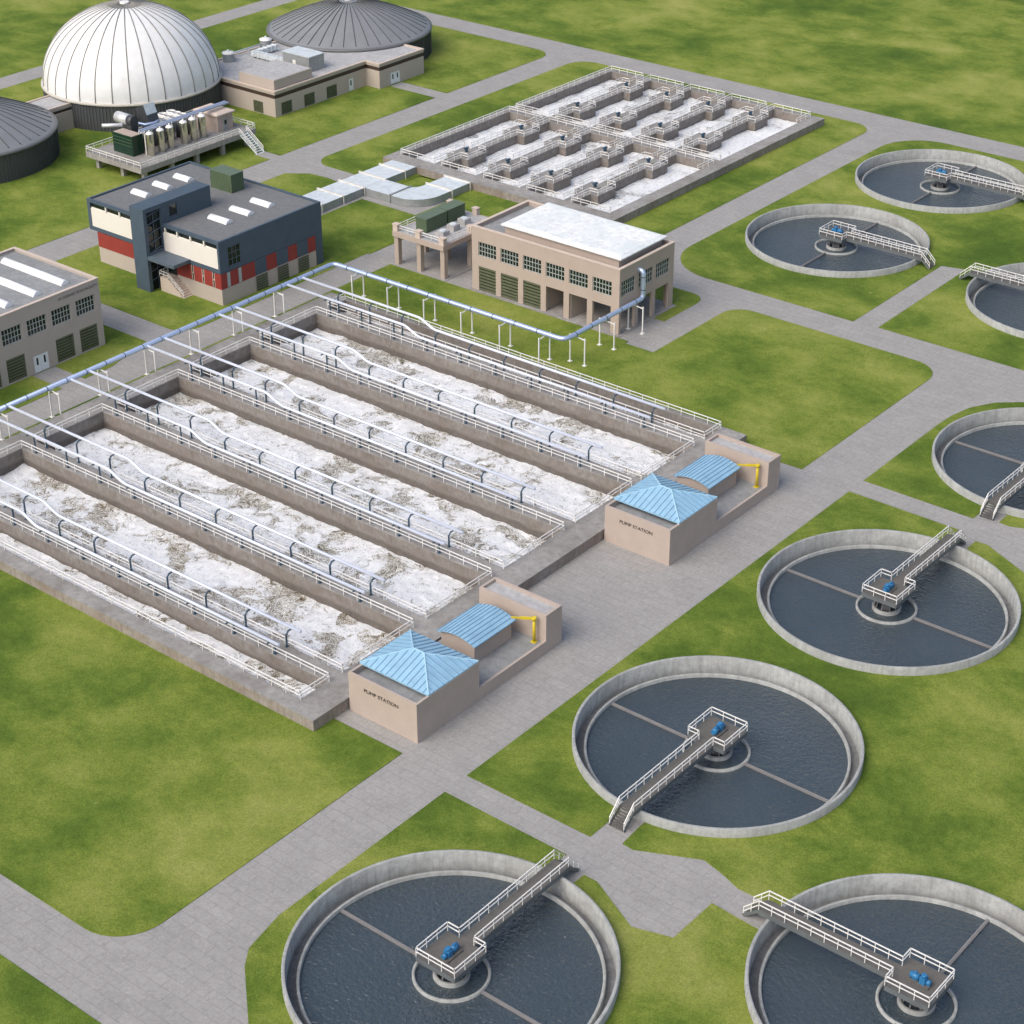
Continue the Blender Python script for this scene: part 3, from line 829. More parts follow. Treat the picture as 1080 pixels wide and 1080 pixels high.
def louver(parent, axis, pos, u0, u1, z0, z1, name='roller_door', inset=.2, n=8):
    b = MB(); p = pos+inset if axis == 'y' else pos-inset
    h = (z1-z0)/n
    for i in range(n):
        a, c = z0+i*h, z0+(i+1)*h; g = a+h*.30
        for mi, q0, q1, d in ((1, a, g, .0), (0, g, c, .12)):
            b.cur = mi
            if axis == 'y': b.add([(u0,p-d,q0),(u1,p-d,q0),(u1,p-d,q1),(u0,p-d,q1),(u0,p,q0),(u1,p,q0)], [(0,1,2,3)] + ([(4,5,1,0)] if d else []))
            else: b.add([(p+d,u0,q0),(p+d,u1,q0),(p+d,u1,q1),(p+d,u0,q1),(p,u0,q0),(p,u1,q0)], [(0,1,2,3)] + ([(4,5,1,0)] if d else []))
    return b.build(name, [M['louver'], M['louver_gap']], parent)
M['louver_gap'] = plain('louver_gap', (.028,.032,.02,1), .8)

def double_door(parent, pos, u0, u1, z1, fix, leaves=2):
    w = (u1-u0)/leaves
    for i in range(leaves):
        a, c = u0+w*i, u0+w*(i+1); b = MB(); b.box(pos-.14, pos-.06, a+.02, c-.02, .12, z1-.02); d = fix(b.build('door', M['door_white'], parent))
        g = MB(); m = (a+c)/2; g.box(pos-.06, pos-.045, m-.16, m+.16, z1*.45, z1*.85); g.build('pane', M['glass'], d)

# ------------------------------------------------------------------ white roofed hall
hx0,hx1,hy0,hy1,hh = -61.4,-33.4,98.7,112.5,10.3
hall = empty('blower_hall', (-47.4, 105.6, 0), 'tan two storey hall with a flat white roof and open bays at one end', 'building')
def HL(o):
    o.matrix_parent_inverse = Matrix.Translation((47.4,-105.6,0)); return o
for_hall = []
b = MB()
S_op = []
for i in range(6):
    a = -60.1+4.36*i; S_op.append((a, a+3.48, 5.8, 8.1)); S_op.append((a+.05, a+3.4, .0, 4.1 if i < 3 else 4.25))
E_w = [(99.2,102.6),(103.5,107.1),(107.85,111.3)]
E_op = [(a,c,5.9,8.3) for a,c in E_w] + [(a,c,0,4.25) for a,c in E_w]
wall(b, 'y', hy0, .45, hx0, hx1, 0, hh, S_op); wall(b, 'x', hx1, .45, hy0+.45, hy1, 0, hh, E_op)
b.box(hx0, hx0+.45, hy0+.45, hy1, 0, hh)
nb = MB(); N_op = [(a, a+3.4, .0, 4.25) for a in (-47.0,-42.6,-38.2)]
wall(b, 'y', hy1-.45, .449, hx0+.45, hx1-.45, 0, hh, N_op)
b.box(-47.6,-47.3,hy0+.46,hy1-.46,0,4.6); b.box(-42.8,-42.5,hy0+.46,104.5,0,4.6)
hw = HL(b.build('wall', M['plaster'], hall))
b = MB(); b.box(hx0+.46,hx1-.46,hy0+.46,hy1-.46,4.6,4.9); HL(b.build('upper_floor', M['plaster'], hall))
b = MB(); b.box(hx0+.46,hx1-.46,hy0+.46,hy1-.46,9.5,9.75); rf = HL(b.build('roof', M['roof_grey'], hall))
b = MB(); b.box(-56.3,-34.9,100.5,111.3,9.75,11.1); HL(b.build('roof_house', M['plaster'], hall))
b = MB(); b.poly(rect(-56.7,-34.2,100.0,111.7), 11.15, 11.35)
b.add([(-56.7,100.0,11.351),(-34.2,100.0,11.351),(-34.2,111.7,11.351),(-56.7,111.7,11.351),(-55.9,100.7,11.6),(-35.0,100.7,11.6),(-35.0,111.0,11.6),(-55.9,111.0,11.6)], [(0,1,5,4),(1,2,6,5),(2,3,7,6),(3,0,4,7),(4,5,6,7)])
HL(b.build('white_roof', M['roof_white'], hall))
b = MB(); wall_t = .55
b.cells([hx0-.05,hx0+.5,hx1-.5,hx1+.05],[hy0-.05,hy0+.5,hy1-.5,hy1+.05], lambda x,y: not (hx0+.5<x<hx1-.5 and hy0+.5<y<hy1-.5), hh, hh+.12)
HL(b.build('parapet_cap', M['cornice'], hall))
for i in range(6):
    a = -60.1+4.36*i; HL(window(hall, 'y', hy0, a, a+3.48, 5.8, 8.1, 6, 3))
    if i < 3: HL(louver(hall, 'y', hy0, a+.05, a+3.4, 0, 4.1, n=8))
for a, c in E_w: HL(window(hall, 'x', hx1, a, c, 5.9, 8.3, 6, 3))
b = MB(); b.box(hx0-.3,hx1+.5,hy0-.75,hy1+.4,-.2,.09); HL(b.build('plinth', M['deck'], hall))

# ------------------------------------------------------------------ terrace beside the hall
ter = empty('raised_terrace', (-72, 105.4, 0), 'tan concrete terrace on columns joined to the left end of the white roofed hall', 'terrace')
def TL(o, p=(72,-105.4,0)):
    o.matrix_parent_inverse = Matrix.Translation(p); return o
b = MB(); b.cells([-77.4,-66.8,-61.45],[98.2,105.0,112.2], lambda x,y: x < -66.8 or y > 105.0, 4.85, 5.7); TL(b.build('slab', M['plaster'], ter))
b = MB(); b.cells([-77.1,-67.1,-61.46],[98.5,105.3,111.9], lambda x,y: x < -67.1 or y > 105.3, 5.701, 5.74); TL(b.build('terrace_floor', M['roof_light'], ter))
for x, y in ((-76.9,98.9),(-72.2,98.9),(-67.3,98.9),(-67.3,105.4),(-76.9,105.4),(-72.2,105.4),(-76.9,111.6),(-72.2,111.6),(-67.3,111.6)):
    b = MB(); b.box(x-.42,x+.42,y-.42,y+.42,0,4.85); TL(b.build('column', M['plaster'], ter))
for x, y in ((-76.9,98.7),(-72.2,98.7),(-67.3,98.7),(-67.3,105.4),(-76.9,111.8),(-71.6,111.8),(-62.2,111.8)):
    b = MB(); b.box(x-.48,x+.48,y-.4,y+.4,5.7,6.75); b.box(x-.56,x+.56,y-.48,y+.48,6.75,6.9); TL(b.build('pillar', M['cornice'], ter))
b = MB(); b.box(-83.0,-66.4,98.0,113,-.2,.075); TL(b.build('paved_pad', M['paving'], ter))
tr = empty('guard_railing', (-77, 98.7, 5.74), 'low white railing between the pillars of the raised terrace', 'railing')
add_rail(tr, [(.1,13.1,0),(.1,0,0),(9.7,0,0),(9.7,6.6,0)], False, 2.4, .95)
for i, (y0, y1, x1, lb) in enumerate(((100.6,105.5,-72.3,'green equipment cabinet on the raised terrace, nearer the terrace front corner'),(105.9,110.0,-72.4,'green equipment cabinet on the raised terrace, behind its twin'))):
    t = empty('equipment_cabinet', (-73.4, (y0+y1)/2, 5.74), lb, 'cabinet', 'green cabinets on the terrace'); L = (y1-y0)/2
    b = MB(); b.box(-1.1,1.1,-L,L,0,2.25)
    b.build('body', M['green'], t)
    b = MB()
    for q in range(12): b.box(1.1,1.14,-L+.1+q*(2*L-.2)/12,-L+.14+q*(2*L-.2)/12,.1,2.2)
    b.build('ribs', M['green_top'], t)
    b = MB(); b.box(-1.18,1.18,-L-.08,L+.08,2.25,2.36); b.build('lid', M['green_top'], t)
for i, (x, y, lb) in enumerate(((-69.6,101.4,'first grey unit from the terrace front corner'),(-70.1,104.5,'middle grey unit of the row on the terrace'),(-70.4,107.5,'last grey unit of the row on the terrace'))):
    t = empty('condenser_unit', (x, y, 5.74), 'small ' + lb, 'air unit', 'small grey units on the terrace')
    b = MB(); b.box(-.75,.75,-.75,.75,0,.95); b.build('housing', M['roof_light'], t); b = MB(); b.cyl((0,0),.55,.95,1.05,16); b.build('fan_grille', M['galv'], t)

# ------------------------------------------------------------------ UV hall
ux, uy1, uh = -90.0, 49.5, 10.45
uv = empty('disinfection_hall', (-99, 34, 0), 'grey beige hall at the left edge with long white skylights and UV lettering', 'building')
def UL(o): o.matrix_parent_inverse = Matrix.Translation((99,-34,0)); return o
b = MB(); ops = []; y = 45.05 - 4.35*5
WY = [23.2+4.37*i for i in range(6)]
for a in WY: ops.append((a, a+3.4, 5.9, 8.35))
GY = [WY[0]+.1, WY[1]+.1, WY[2]+.1, WY[4]+.1, WY[5]+.1]
for a in GY: ops.append((a, a+3.2, .3, 3.85))
ops.append((36.65, 39.25, .0, 2.72))
wall(b, 'x', ux, .4, 20, uy1, 0, uh, ops); b.box(-108.7,ux-.4,uy1-.4,uy1,0,uh); b.box(-108.7,ux-.4,20,20.4,0,uh); b.box(-108.7,-108.3,20.4,uy1-.4,0,uh)
UL(b.build('wall', M['plaster_uv'], uv))
b = MB(); b.box(-108.3,ux-.4,20.4,uy1-.4,9.9,10.1); UL(b.build('roof', M['roof_uv'] if 'roof_uv' in M else M['roof_grey'], uv))
b = MB(); b.cells([-108.75,-108.25,ux-.45,ux+.05],[19.95,20.45,uy1-.45,uy1+.05], lambda x,y: not (-108.25<x<ux-.45 and 20.45<y<uy1-.45), uh, uh+.1); UL(b.build('parapet_cap', M['cornice'], uv))
for a in WY: UL(window(uv, 'x', ux, a, a+3.4, 5.9, 8.35, 6, 3))
for a in GY: UL(louver(uv, 'x', ux, a, a+3.2, .3, 3.85, n=8, inset=.12))
double_door(uv, ux, 36.65, 39.25, 2.72, UL)
def skylight(parent, x0, x1, y0, y1, z, h=.5, along='x'):
    b = MB(); n = 8
    pr = [(y0+(y1-y0)*i/n, z+.18+h*math.sin(PI*i/n)) for i in range(n+1)]
    vs = [(x, y_, z_) for x in (x0, x1) for y_, z_ in pr]
    b.add(vs, [(i, i+1, n+2+i, n+1+i) for i in range(n)], True); b.add(vs[:n+1], [tuple(range(n+1))]); b.add(vs[n+1:], [tuple(range(n+1))])
    b.box(x0+.01,x1-.01,y0+.01,y1-.01,z,z+.179)
    return b.build('skylight', M['skylight'], parent)
for y in (24.4,29.4,34.8,39.8,44.8): UL(skylight(uv, -106.1, -92.4, y, y+1.5, 10.1))
me = fit_text('UV DISINFECTION FACILITY', 7.1, .42, .05, M['text_faint'])
o = link_mesh('lettering', me, uv, (9.01, 11.65, 9.62)); o.rotation_euler = (PI/2, 0, PI/2)

# ------------------------------------------------------------------ slate blue office building
bx0,bx1,by0,by1,bh = -116.5,-86.6,69.8,91.8,10.3
of = empty('office_building', (-101.5, 80, 0), 'slate blue and red office building with a tall stair tower', 'building')
def OL(o): o.matrix_parent_inverse = Matrix.Translation((101.5,-80,0)); return o
b = MB(); slits = [(-93.05,-92.55),(-90.75,-90.25),(-88.45,-87.95)]
b.box(-114.7,bx1,by0+.02,90.2,0,2.65); b.box(-116.0,-114.7,71.2,80,0,2.65); b.box(-115.6,-114.7,70.6,71.2,0,3.9)
OL(b.build('base_wall', M['plaster_dig'], of))
b = MB(); b.box(-114.7,bx1,by0+.10,90.2,2.66,5.15); OL(b.build('lower_wall', M['slate'], of))
def panel_y(x0, x1, z0, z1, y, mat, d=.06, nm='cladding_panel'):
    q = MB(); q.box(x0,x1,y-d,y,z0,z1); return OL(q.build(nm, M[mat], of))
def panel_x(y0, y1, z0, z1, x, mat, d=.06, nm='cladding_panel'):
    q = MB(); q.box(x,x+d,y0,y1,z0,z1); return OL(q.build(nm, M[mat], of))
for x0, x1 in ((-114.7,-102.1),(-96.6,-93.05),(-92.55,-90.75),(-90.25,-88.45),(-87.95,-86.6)): panel_y(x0,x1,2.66,5.1,by0+.10,'red',.12)
for x0, x1 in slits:
    q = MB(); q.box(x0,x0+.1,by0-.03,by0+.1,2.75,5.05); q.box(x1-.1,x1,by0-.03,by0+.1,2.75,5.05); q.box(x0+.1,x1-.1,by0-.03,by0+.1,3.9,4.0)
    w = OL(q.build('window', M['slit'] if 'slit' in M else M['cornice'], of)); q = MB(); q.box(x0+.1,x1-.1,by0+.04,by0+.098,2.75,5.05); OL(q.build('pane', M['glass'], w)).matrix_parent_inverse = Matrix.Identity(4)
for y0, y1 in ((69.8,71.0),(71.75,73.35),(74.1,76.85),(79.4,81.5),(84.1,86.0),(88.5,90.15)): panel_x(y0,y1,2.66,5.12,bx1,'red')
for y0, y1 in ((71.0,71.75),(73.35,74.1)):
    q = MB(); q.box(bx1-.02,bx1+.05,y0+.06,y1-.06,2.75,5.02); OL(q.build('window', M['muntin'], of))
for y0, y1 in ((76.85,79.4),(81.5,83.95),(86.05,88.5)):
    q = MB(); 
    f = louver(of, 'x', bx1+.16, y0+.06, y1-.06, .1, 2.55, 'louver_panel', .12, 6); OL(f)
# upper storey: shell with recessed white strips
b = MB()
wall(b, 'y', by0, .4, bx0, bx1, 5.2, bh, [(-115.8,-102.3,5.85,9.8),(-98.95,-87.0,5.85,9.8)])
b.box(bx0,bx0+.4,by0+.4,by1,5.2,bh); b.box(bx0+.4,bx1,by1-.4,by1,5.2,bh)
wall(b, 'x', bx1, .4, by0+.4, by1-.4, 5.2, bh, [(71.6,74.25,5.85,8.95)])
b.box(bx0+.4,bx1-.4,by0+.4,by1-.4,5.2,5.5)
b.box(bx1-.4,bx1,90.25,by1,.1,5.2)
OL(b.build('upper_wall', M['slate'], of))
b = MB(); b.box(bx0+.4,bx1-.4,by0+.4,by1-.4,9.85,10.05); OL(b.build('roof', M['roof_dark'], of))
for x0, x1, mull in ((-115.8,-102.3,(-112.2,-109.0,-105.8)),(-98.95,-87.0,(-98.5,-95.8,-92.9,-89.9))):
    q = MB(); q.box(x0,x1,by0+.08,by0+.35,5.85,8.85); OL(q.build('white_panel', M['offwhite'], of))
    q = MB()
    for m in mull: q.box(m-.12,m+.12,by0+.06,by0+.3,8.86,9.8)
    q.box(x0,x1,by0+.26,by0+.34,8.86,8.98)
    w = OL(q.build('window_band', M['offwhite'], of)); q = MB(); q.box(x0,x1,by0+.342,by0+.39,8.86,9.8); q.build('pane', M['glass'], w)
w = OL(window(of, 'x', bx1, 71.6, 74.25, 5.85, 8.95, 3, 3, .12, .07, 'slate_top'))
# stair tower
b = MB(); tx0,tx1,ty0,ty1,th = -102.1,-99.05,66.35,80.2,13.5
b.box(tx0,tx1-.3,ty0,ty0+.35,0,th-.3); b.box(tx0,tx0+.3,ty0+.35,ty1,0,th-.3); b.box(tx0+.3,tx1,ty1-.3,ty1,9.9,th-.3)
wall(b, 'x', tx1, .3, ty0, ty1-.3, 0, th-.3, [(67.0,69.75,.05,5.0),(67.0,69.9,6.3,12.8),(71.6,73.2,10.9,12.7)])
b.box(tx0,tx1,ty0,ty1,th-.3,th); tower = OL(b.build('stair_tower', M['slate'], of))
q = MB()
for z in (1.9,3.4,4.9,6.4,7.9,9.4,10.9,12.3): q.bar((tx1-.3, 67.0, z-.2),(tx1-.3, 69.9, z+.25), .12)
for y in (67.05,68.45,69.85): q.box(tx1-.34,tx1-.26,y-.05,y+.05,.1,12.8)
q.build('stair_glazing_bars', M['slate_top'], tower)
q = MB(); q.box(tx1-.45,tx1-.40,66.9,70.0,.1,12.8); q.build('pane', M['glass'], tower)
q = MB(); q.box(tx1-.2,tx1-.15,71.6,73.2,10.9,12.7); q.build('pane', M['glass'], tower)
for c in tower.children: c.matrix_parent_inverse = Matrix.Identity(4)
b = MB(); b.box(tx1+.005,-93.2,66.4,by0-.005,5.4,5.95); OL(b.build('canopy', M['slate_top'], of))
b = MB(); b.box(-98.4,-96.5,67.95,by0,0,2.4)
n = 9
for i in range(n):
    x = -96.5+.36*i; b.box(x,x+.36,67.95,by0,0,2.4-.26*(i+1)+.02)
OL(b.build('entrance_stair', M['cornice'], of))
b = MB(); b.box(-98.4,-96.4,by0-.04,by0+.0,2.45,4.7); OL(b.build('door', M['glass'], of))
so = empty('guard_railing', (-98.4, 67.95, 0), 'white stair railing at the entrance of the slate blue building', 'railing')
add_rail(so, [(0,1.7,2.4),(0,0,2.4),(1.9,0,2.4),(5.1,0,.1)], False, .9, 1.0, .08, .06)
for x0, x1 in ((-113.3,-109.75),(-95.6,-91.4)):
    for y in (76.05,80.6,85.1): OL(skylight(of, x0, x1, y, y+1.55, 10.05, .42))
t = empty('rooftop_unit', (-102.9, 87.4, 10.05), 'green rooftop unit on the slate blue office building', 'air unit')
b = MB(); b.box(-2.4,2.4,-1.35,1.35,0,2.9); b.build('body', M['green'], t)
b = MB()
for q in range(8): b.box(-2.3+q*.6,-2.27+q*.6,-1.39,-1.35,.1,2.8)
b.build('ribs', M['green_top'], t)
b = MB(); b.box(-2.46,2.46,-1.41,1.41,2.9,3.02); b.build('lid', M['green_top'], t)

# ------------------------------------------------------------------ covered metal channel
dc = empty('covered_channel', (-104.8, 112, 0), 'wide metal channel with a curved branch, from the office building to the ten cell basin', 'duct')
def DL(o): o.matrix_parent_inverse = Matrix.Translation((104.8,-112,0)); return o
def duct(outline, name):
    b = MB(); n = len(outline); z0, z1 = .05, 1.36
    b.add([(x,y,z0) for x,y in outline]+[(x,y,z1) for x,y in outline], [(i,(i+1)%n,n+(i+1)%n,n+i) for i in range(n)])
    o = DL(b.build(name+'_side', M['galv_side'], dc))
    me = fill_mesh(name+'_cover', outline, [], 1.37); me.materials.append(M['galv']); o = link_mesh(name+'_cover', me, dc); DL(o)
duct(rect(-107.7,-102.0,91.85,131.55), 'main')
arc_o = [(-89.3-5.2+5.2*math.cos(a), 118.1+5.2+5.2*math.sin(a)) for a in [math.radians(270+90*i/10) for i in range(11)]]
arc_i = [(-94.8-1.6+1.6*math.cos(a), 123.4+1.6+1.6*math.sin(a)) for a in [math.radians(360-90*i/6) for i in range(7)]]
duct([(-101.98,118.1)] + arc_o + [(-89.3,131.55),(-94.8,131.55)] + arc_i + [(-101.98,123.4)], 'branch')
def beam(x0, x1, y0, y1):
    b = MB(); b.box(x0,x1,y0,y1,1.37,1.62); 
    if x1-x0 > y1-y0:
        b.box(x0-.12,x0-.01,y0,y1,.05,1.62); b.box(x1+.01,x1+.12,y0,y1,.05,1.62)
    else:
        b.box(x0,x1,y0-.12,y0-.01,.05,1.62); b.box(x0,x1,y1+.01,y1+.12,.05,1.62)
    DL(b.build('cross_beam', M['beam'], dc))
M['beam'] = plain('white_beam', (.62,.60,.56,1), .6)
for y in (96.0,101.7,107.3,112.6,117.9,123.2,128.4): beam(-107.9,-101.8,y-.11,y+.11)
for y in (126.3,131.1): beam(-95.0,-89.1,y-.11,y+.11)
b = MB(); b.box(-96.1,-95.9,118.0,123.5,1.37,1.6); b.box(-96.1,-95.9,117.95,118.05,.05,1.6); DL(b.build('cross_beam', M['galv_side'], dc))

# ------------------------------------------------------------------ digesters
def digester(x, y, kind, label):
    t = empty('digester_tank', (x, y, 0), label, 'tank')
    b = MB(); b.cyl((0,0), 17.0, -.1, 5.1, 128, False); b.build('wall', M['tank_dark'], t)
    b = MB()
    for i in range(160):
        a = 2*PI*i/160; c, s = math.cos(a), math.sin(a)
        b.bar((17.03*c,17.03*s,0),(17.03*c,17.03*s,5.05),.16,.10)
    b.build('wall_ribs', M['tank_rib'] if kind == 'white' else M['tank_dark'], t)
    b = MB(); b.lathe([(16.9,4.95),(17.3,4.95),(17.36,5.15),(17.3,5.4),(16.8,5.5)], 128); b.build('rim', M['rim'] if kind == 'white' else M['rim_dark'], t)
    R0, z0, hgt = 16.9, 5.4, (14.3 if kind == 'white' else 5.6)
    n = 26
    if kind == 'white': prof = [(R0*math.cos(PI/2*i/n), z0+hgt*math.sin(PI/2*i/n)) for i in range(n)] + [(.02, z0+hgt)]
    else:
        prof = []
        for i in range(n+1):
            f = i/n; r = R0*(1-f) if i < n else .02; prof.append((r, z0+hgt*(1-(1-f)**1.55)))
    b = MB(); b.lathe(prof, 128); dm = b.build('dome', M['dome_white'] if kind == 'white' else M['dome_grey'], t)
    b = MB(); ns = 32 if kind == 'white' else 40
    for i in range(ns):
        a = 2*PI*i/ns + .05; c, s = math.cos(a), math.sin(a)
        if kind == 'white': pts = [((r+.03)*c, (r+.03)*s, z+.03) for r, z in prof[:-1]]
        else: pts = [((r+.0)*c, (r+.0)*s, z+.05) for r, z in prof[1:-3]]
        b.tube(pts, .10 if kind == 'white' else .085, 5)
    b.build('seams', M['seam'] if kind == 'white' else M['seam_dark'], dm)
    zt = z0+hgt
    b = MB(); b.cyl((0,0), .9, zt-.1, zt+.35, 20); b.build('cap', M['white'], t)
    if kind == 'white':
        b = MB(); b.lathe([(r*1.004, z+.035) for r, z in prof[-4:]], 64); b.build('crown_ring', M['seam'], t)
    return t
M['rim_dark'] = plain('grey_rim', (.14,.145,.15,1), .5)
digester(-171.4, 127.0, 'white', 'round tank with a big white ribbed dome')
digester(-162.2, 178.8, 'grey', 'round tank with a low dark grey roof at the top edge')
digester(-172.2, 86.9, 'grey', 'round tank with a low dark grey roof cut by the left edge')

# link building between the left tanks
lk = empty('link_building', (-172.8, 106, 0), 'low tan link building squeezed between the left grey tank and the white dome', 'building')
def KL(o): o.matrix_parent_inverse = Matrix.Translation((172.8,-106,0)); return o
b = MB(); b.box(-176.3,-169.3,100,112,0,3.6); b.box(-176.3,-169.3,100,112,4.2,4.7); KL(b.build('wall', M['plaster_dig'], lk))
b = MB(); b.box(-176.1,-169.5,100,112,3.6,4.2); KL(b.build('brown_band', M['brown_band'], lk))
b = MB(); b.cells([-176.3,-175.9,-169.7,-169.3],[100,112], lambda x,y: x < -175.9 or x > -169.7, 4.7, 4.95); KL(b.build('parapet', M['cornice'], lk))
b = MB(); b.box(-175.9,-169.7,100,112,4.701,4.74); KL(b.build('roof', M['roof_light'], lk))

# flat roofed digester building
dg = empty('control_building', (-152, 157, 0), 'low tan building with a dark band, between the white dome and the grey tank', 'building')
def GL(o): o.matrix_parent_inverse = Matrix.Translation((152,-157,0)); return o
gx0 = -167.5
ops = [(a, a+2.9, .15, 2.55) for a in (139.7,145.95,152.2)] + [(158.55,159.9,.05,2.6)]
b = MB(); wall(b, 'x', -143.6, .3, 138.1, 163.65, 0, 3.6, ops); wall(b, 'y', 138.1, .3, gx0, -143.9, 0, 3.6, [(-149.6,-146.95,.1,2.45)])
wall(b, 'x', -140.0, .3, 163.65, 177.0, 0, 3.6, [(166.95,169.7,.0,2.5)]); b.box(-143.89,-140.3,163.65,163.95,0,3.6)
b.box(gx0,-140.3,176.7,177.0,0,3.6)
b.cells([gx0,-143.6,-140.0],[138.1,163.65,177.0], lambda x,y: x < -143.6 or y > 163.65, 4.4, 4.85)
GL(b.build('wall', M['plaster_dig'], dg))
b = MB(); b.cells([gx0,-143.75,-140.15],[138.25,163.8,176.9], lambda x,y: x < -143.75 or y > 163.8, 3.6, 4.4); GL(b.build('brown_band', M['brown_band'], dg))
b = MB(); b.cells([gx0+.4,-144.0,-140.4],[138.5,164.05,176.6], lambda x,y: x < -144.0 or y > 164.05, 4.851, 4.9); GL(b.build('roof', M['roof_light'], dg))
b = MB(); b.cells([gx0-.1,gx0+.4,-144.0,-143.5,-140.4,-139.9],[138.0,138.5,163.55,164.05,176.6,177.1],
    lambda x,y: ((x < -143.5 or y > 163.55) and not ((gx0+.4 < x < -144.0 and 138.5 < y < 176.6) or (x < -140.4 and 164.05 < y < 176.6 and x > gx0+.4))), 4.852, 5.15)
GL(b.build('cornice', M['cornice'], dg))
for a in (139.7,145.95,152.2): GL(louver(dg, 'x', -143.6, a, a+2.9, .15, 2.55, 'louver_panel', .12, 6))
GL(louver(dg, 'y', 138.1, -149.6, -146.95, .1, 2.45, 'louver_panel', .12, 6))
double_door(dg, -140.0, 166.95, 169.7, 2.5, GL); double_door(dg, -143.6, 158.55, 159.9, 2.6, GL, 1)
b = MB(); b.box(-153.8,-144.3,138.8,149.1,4.9,6.95); GL(b.build('roof_house', M['plaster_dig'], dg))
b = MB(); b.box(-153.6,-144.5,139.0,148.9,6.951,7.0); q = b.build('house_roof', M['roof_light'], dg); GL(q)
hv = empty('rooftop_unit', (-150.9, 153.6, 4.9), 'large galvanised air handling unit on the low tan building', 'air unit')
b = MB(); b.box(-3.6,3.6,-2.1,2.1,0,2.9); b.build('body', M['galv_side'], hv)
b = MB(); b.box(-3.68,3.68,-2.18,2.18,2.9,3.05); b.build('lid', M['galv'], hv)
b = MB(); b.box(-.9,-.1,-2.16,-2.1,.4,1.8); b.build('hatch', M['white'], hv)
b = MB(); b.box(-12.8,-3.6,-2.0,-.9,.3,1.3); b.box(-12.8,-11.7,-.9,4.4,.3,1.3); b.build('duct', M['galv'], hv)
for i in range(7):
    b = MB(); b.box(-12.2+i*1.3,-12.05+i*1.3,-2.08,-.82,.2,1.4); b.build('flange', M['white'], hv)
for i in range(4):
    b = MB(); b.box(-12.88,-11.62,.2+i*1.2,.35+i*1.2,.2,1.4); b.build('flange', M['white'], hv)

for x, y, lb in ((-165.3,147.0,'nearer the white dome'),(-166.2,158.3,'nearer the dark grey tank')):
    t = empty('rooftop_vessel', (x, y, 4.9), 'round white topped vessel on the low tan building, ' + lb, 'vessel', 'rooftop vessels')
    b = MB(); b.cyl((0,0), 1.2, 0, 1.7, 28, False); b.build('shell', M['galv_side'], t)
    b = MB(); b.lathe([(1.28,1.6),(1.28,1.8),(.5,2.0),(.01,2.02)], 28); b.build('lid', M['white'], t)
    b = MB(); b.cyl((0,0), .22, 2.0, 2.3, 12); b.build('vent', M['galv'], t)
rp = empty('roof_pipe', (-166.4, 150, 4.9), 'thin pipe between the two round vessels on the low tan building', 'pipe')
b = MB(); b.tube([(0,-1.8,1.2),(0,-.5,.9),(0,7,.9)], .18, 10); b.build('pipe', M['galv'], rp)
for y in (.5,3.5,6.5):
    b = MB(); b.box(-.1,.1,y-.1,y+.1,0,.75); b.build('bracket', M['white'], rp)

# ------------------------------------------------------------------ gas equipment platform
px0,px1,py0,py1,pz = -150.4,-135.7,97.3,125.2,3.0
pf = empty('equipment_platform', (-143, 111, 0), 'long concrete platform on short columns in front of the white dome', 'platform')
def FL(o): o.matrix_parent_inverse = Matrix.Translation((143,-111,0)); return o
b = MB(); b.box(px0,px1,py0,py1,2.05,pz); FL(b.build('slab', M['conc_light'], pf))
b = MB(); b.box(px0+.15,px1-.15,py0+.15,py1-.15,pz,pz+.03); FL(b.build('platform_floor', M['deck'], pf))
for x in (-148.6,-142.0,-136.5):
    for y in (98.6,105.0,111.0,117.3,123.5):
        b = MB(); b.box(x-.38,x+.38,y-.38,y+.38,0,2.05); FL(b.build('column', M['conc_light'], pf))
b = MB()
for i in range(10):
    x = px1+.42*i; z = pz-.3*(i+1)+.02; b.box(x,x+.42,121.2,122.9,z-.06,z)
b.bar((px1,121.15,pz-.15),(px1+4.2,121.15,.05),.08,.3); b.bar((px1,122.95,pz-.15),(px1+4.2,122.95,.05),.08,.3)
FL(b.build('stair', M['galv'], pf))
r = empty('guard_railing', (px0, py0, pz+.03), 'white railing around the equipment platform in front of the white dome', 'railing')
W, L = px1-px0, py1-py0
add_rail(r, [(W+4.0,121.15-py0,-2.9),(W-.1,121.15-py0,0),(W-.1,.1,0),(.1,.1,0),(.1,L-.1,0),(W-.1,L-.1,0),(W-.1,122.95-py0,0),(W+4.0,122.95-py0,-2.9)], False, 1.9, 1.0, .10, .07)
Z3 = pz+.03
g = empty('generator_enclosure', (-144.1, 102.0, Z3), 'dark green generator enclosure at the front corner of the equipment platform', 'generator')
b = MB(); b.box(-2.6,2.6,-1.25,1.25,0,3.55); b.build('enclosure', M['dark_green'], g)
b = MB()
for z in (1.7,2.3,2.9): b.box(-2.55,2.55,-1.31,-1.25,z,z+.08); 
b.build('trim', M['trim_green'] if 'trim_green' in M else M['green'], g)
b = MB(); b.box(-2.4,2.4,-1.1,1.1,3.55,3.62); b.build('top_plate', M['plaster'], g)
g = empty('exhaust_silencer', (-147.2, 104.3, Z3), 'bright metal exhaust silencer drum above the dark green generator', 'silencer')
b = MB(); b.tube([(-1.9,0,4.9),(1.3,0,4.9)], 1.0, 24); b.build('drum', M['silver'], g)
b = MB(); b.tube([(1.3,0,4.9),(2.6,0,4.9)], .98, 24); b.box(1.0,2.5,-.8,.8,0,4.2); b.build('stand', M['chimney_dark'], g)
b = MB(); b.tube([(-2.6,-3.2,3.9),(-1.6,-2.2,3.9),(.6,-1.0,4.1)], .34, 12); b.build('inlet_pipe', M['silver'], g)
g = empty('exhaust_duct', (-146.0, 109.2, Z3), 'dark angular exhaust hood between the silencer drum and the fan bank', 'duct')
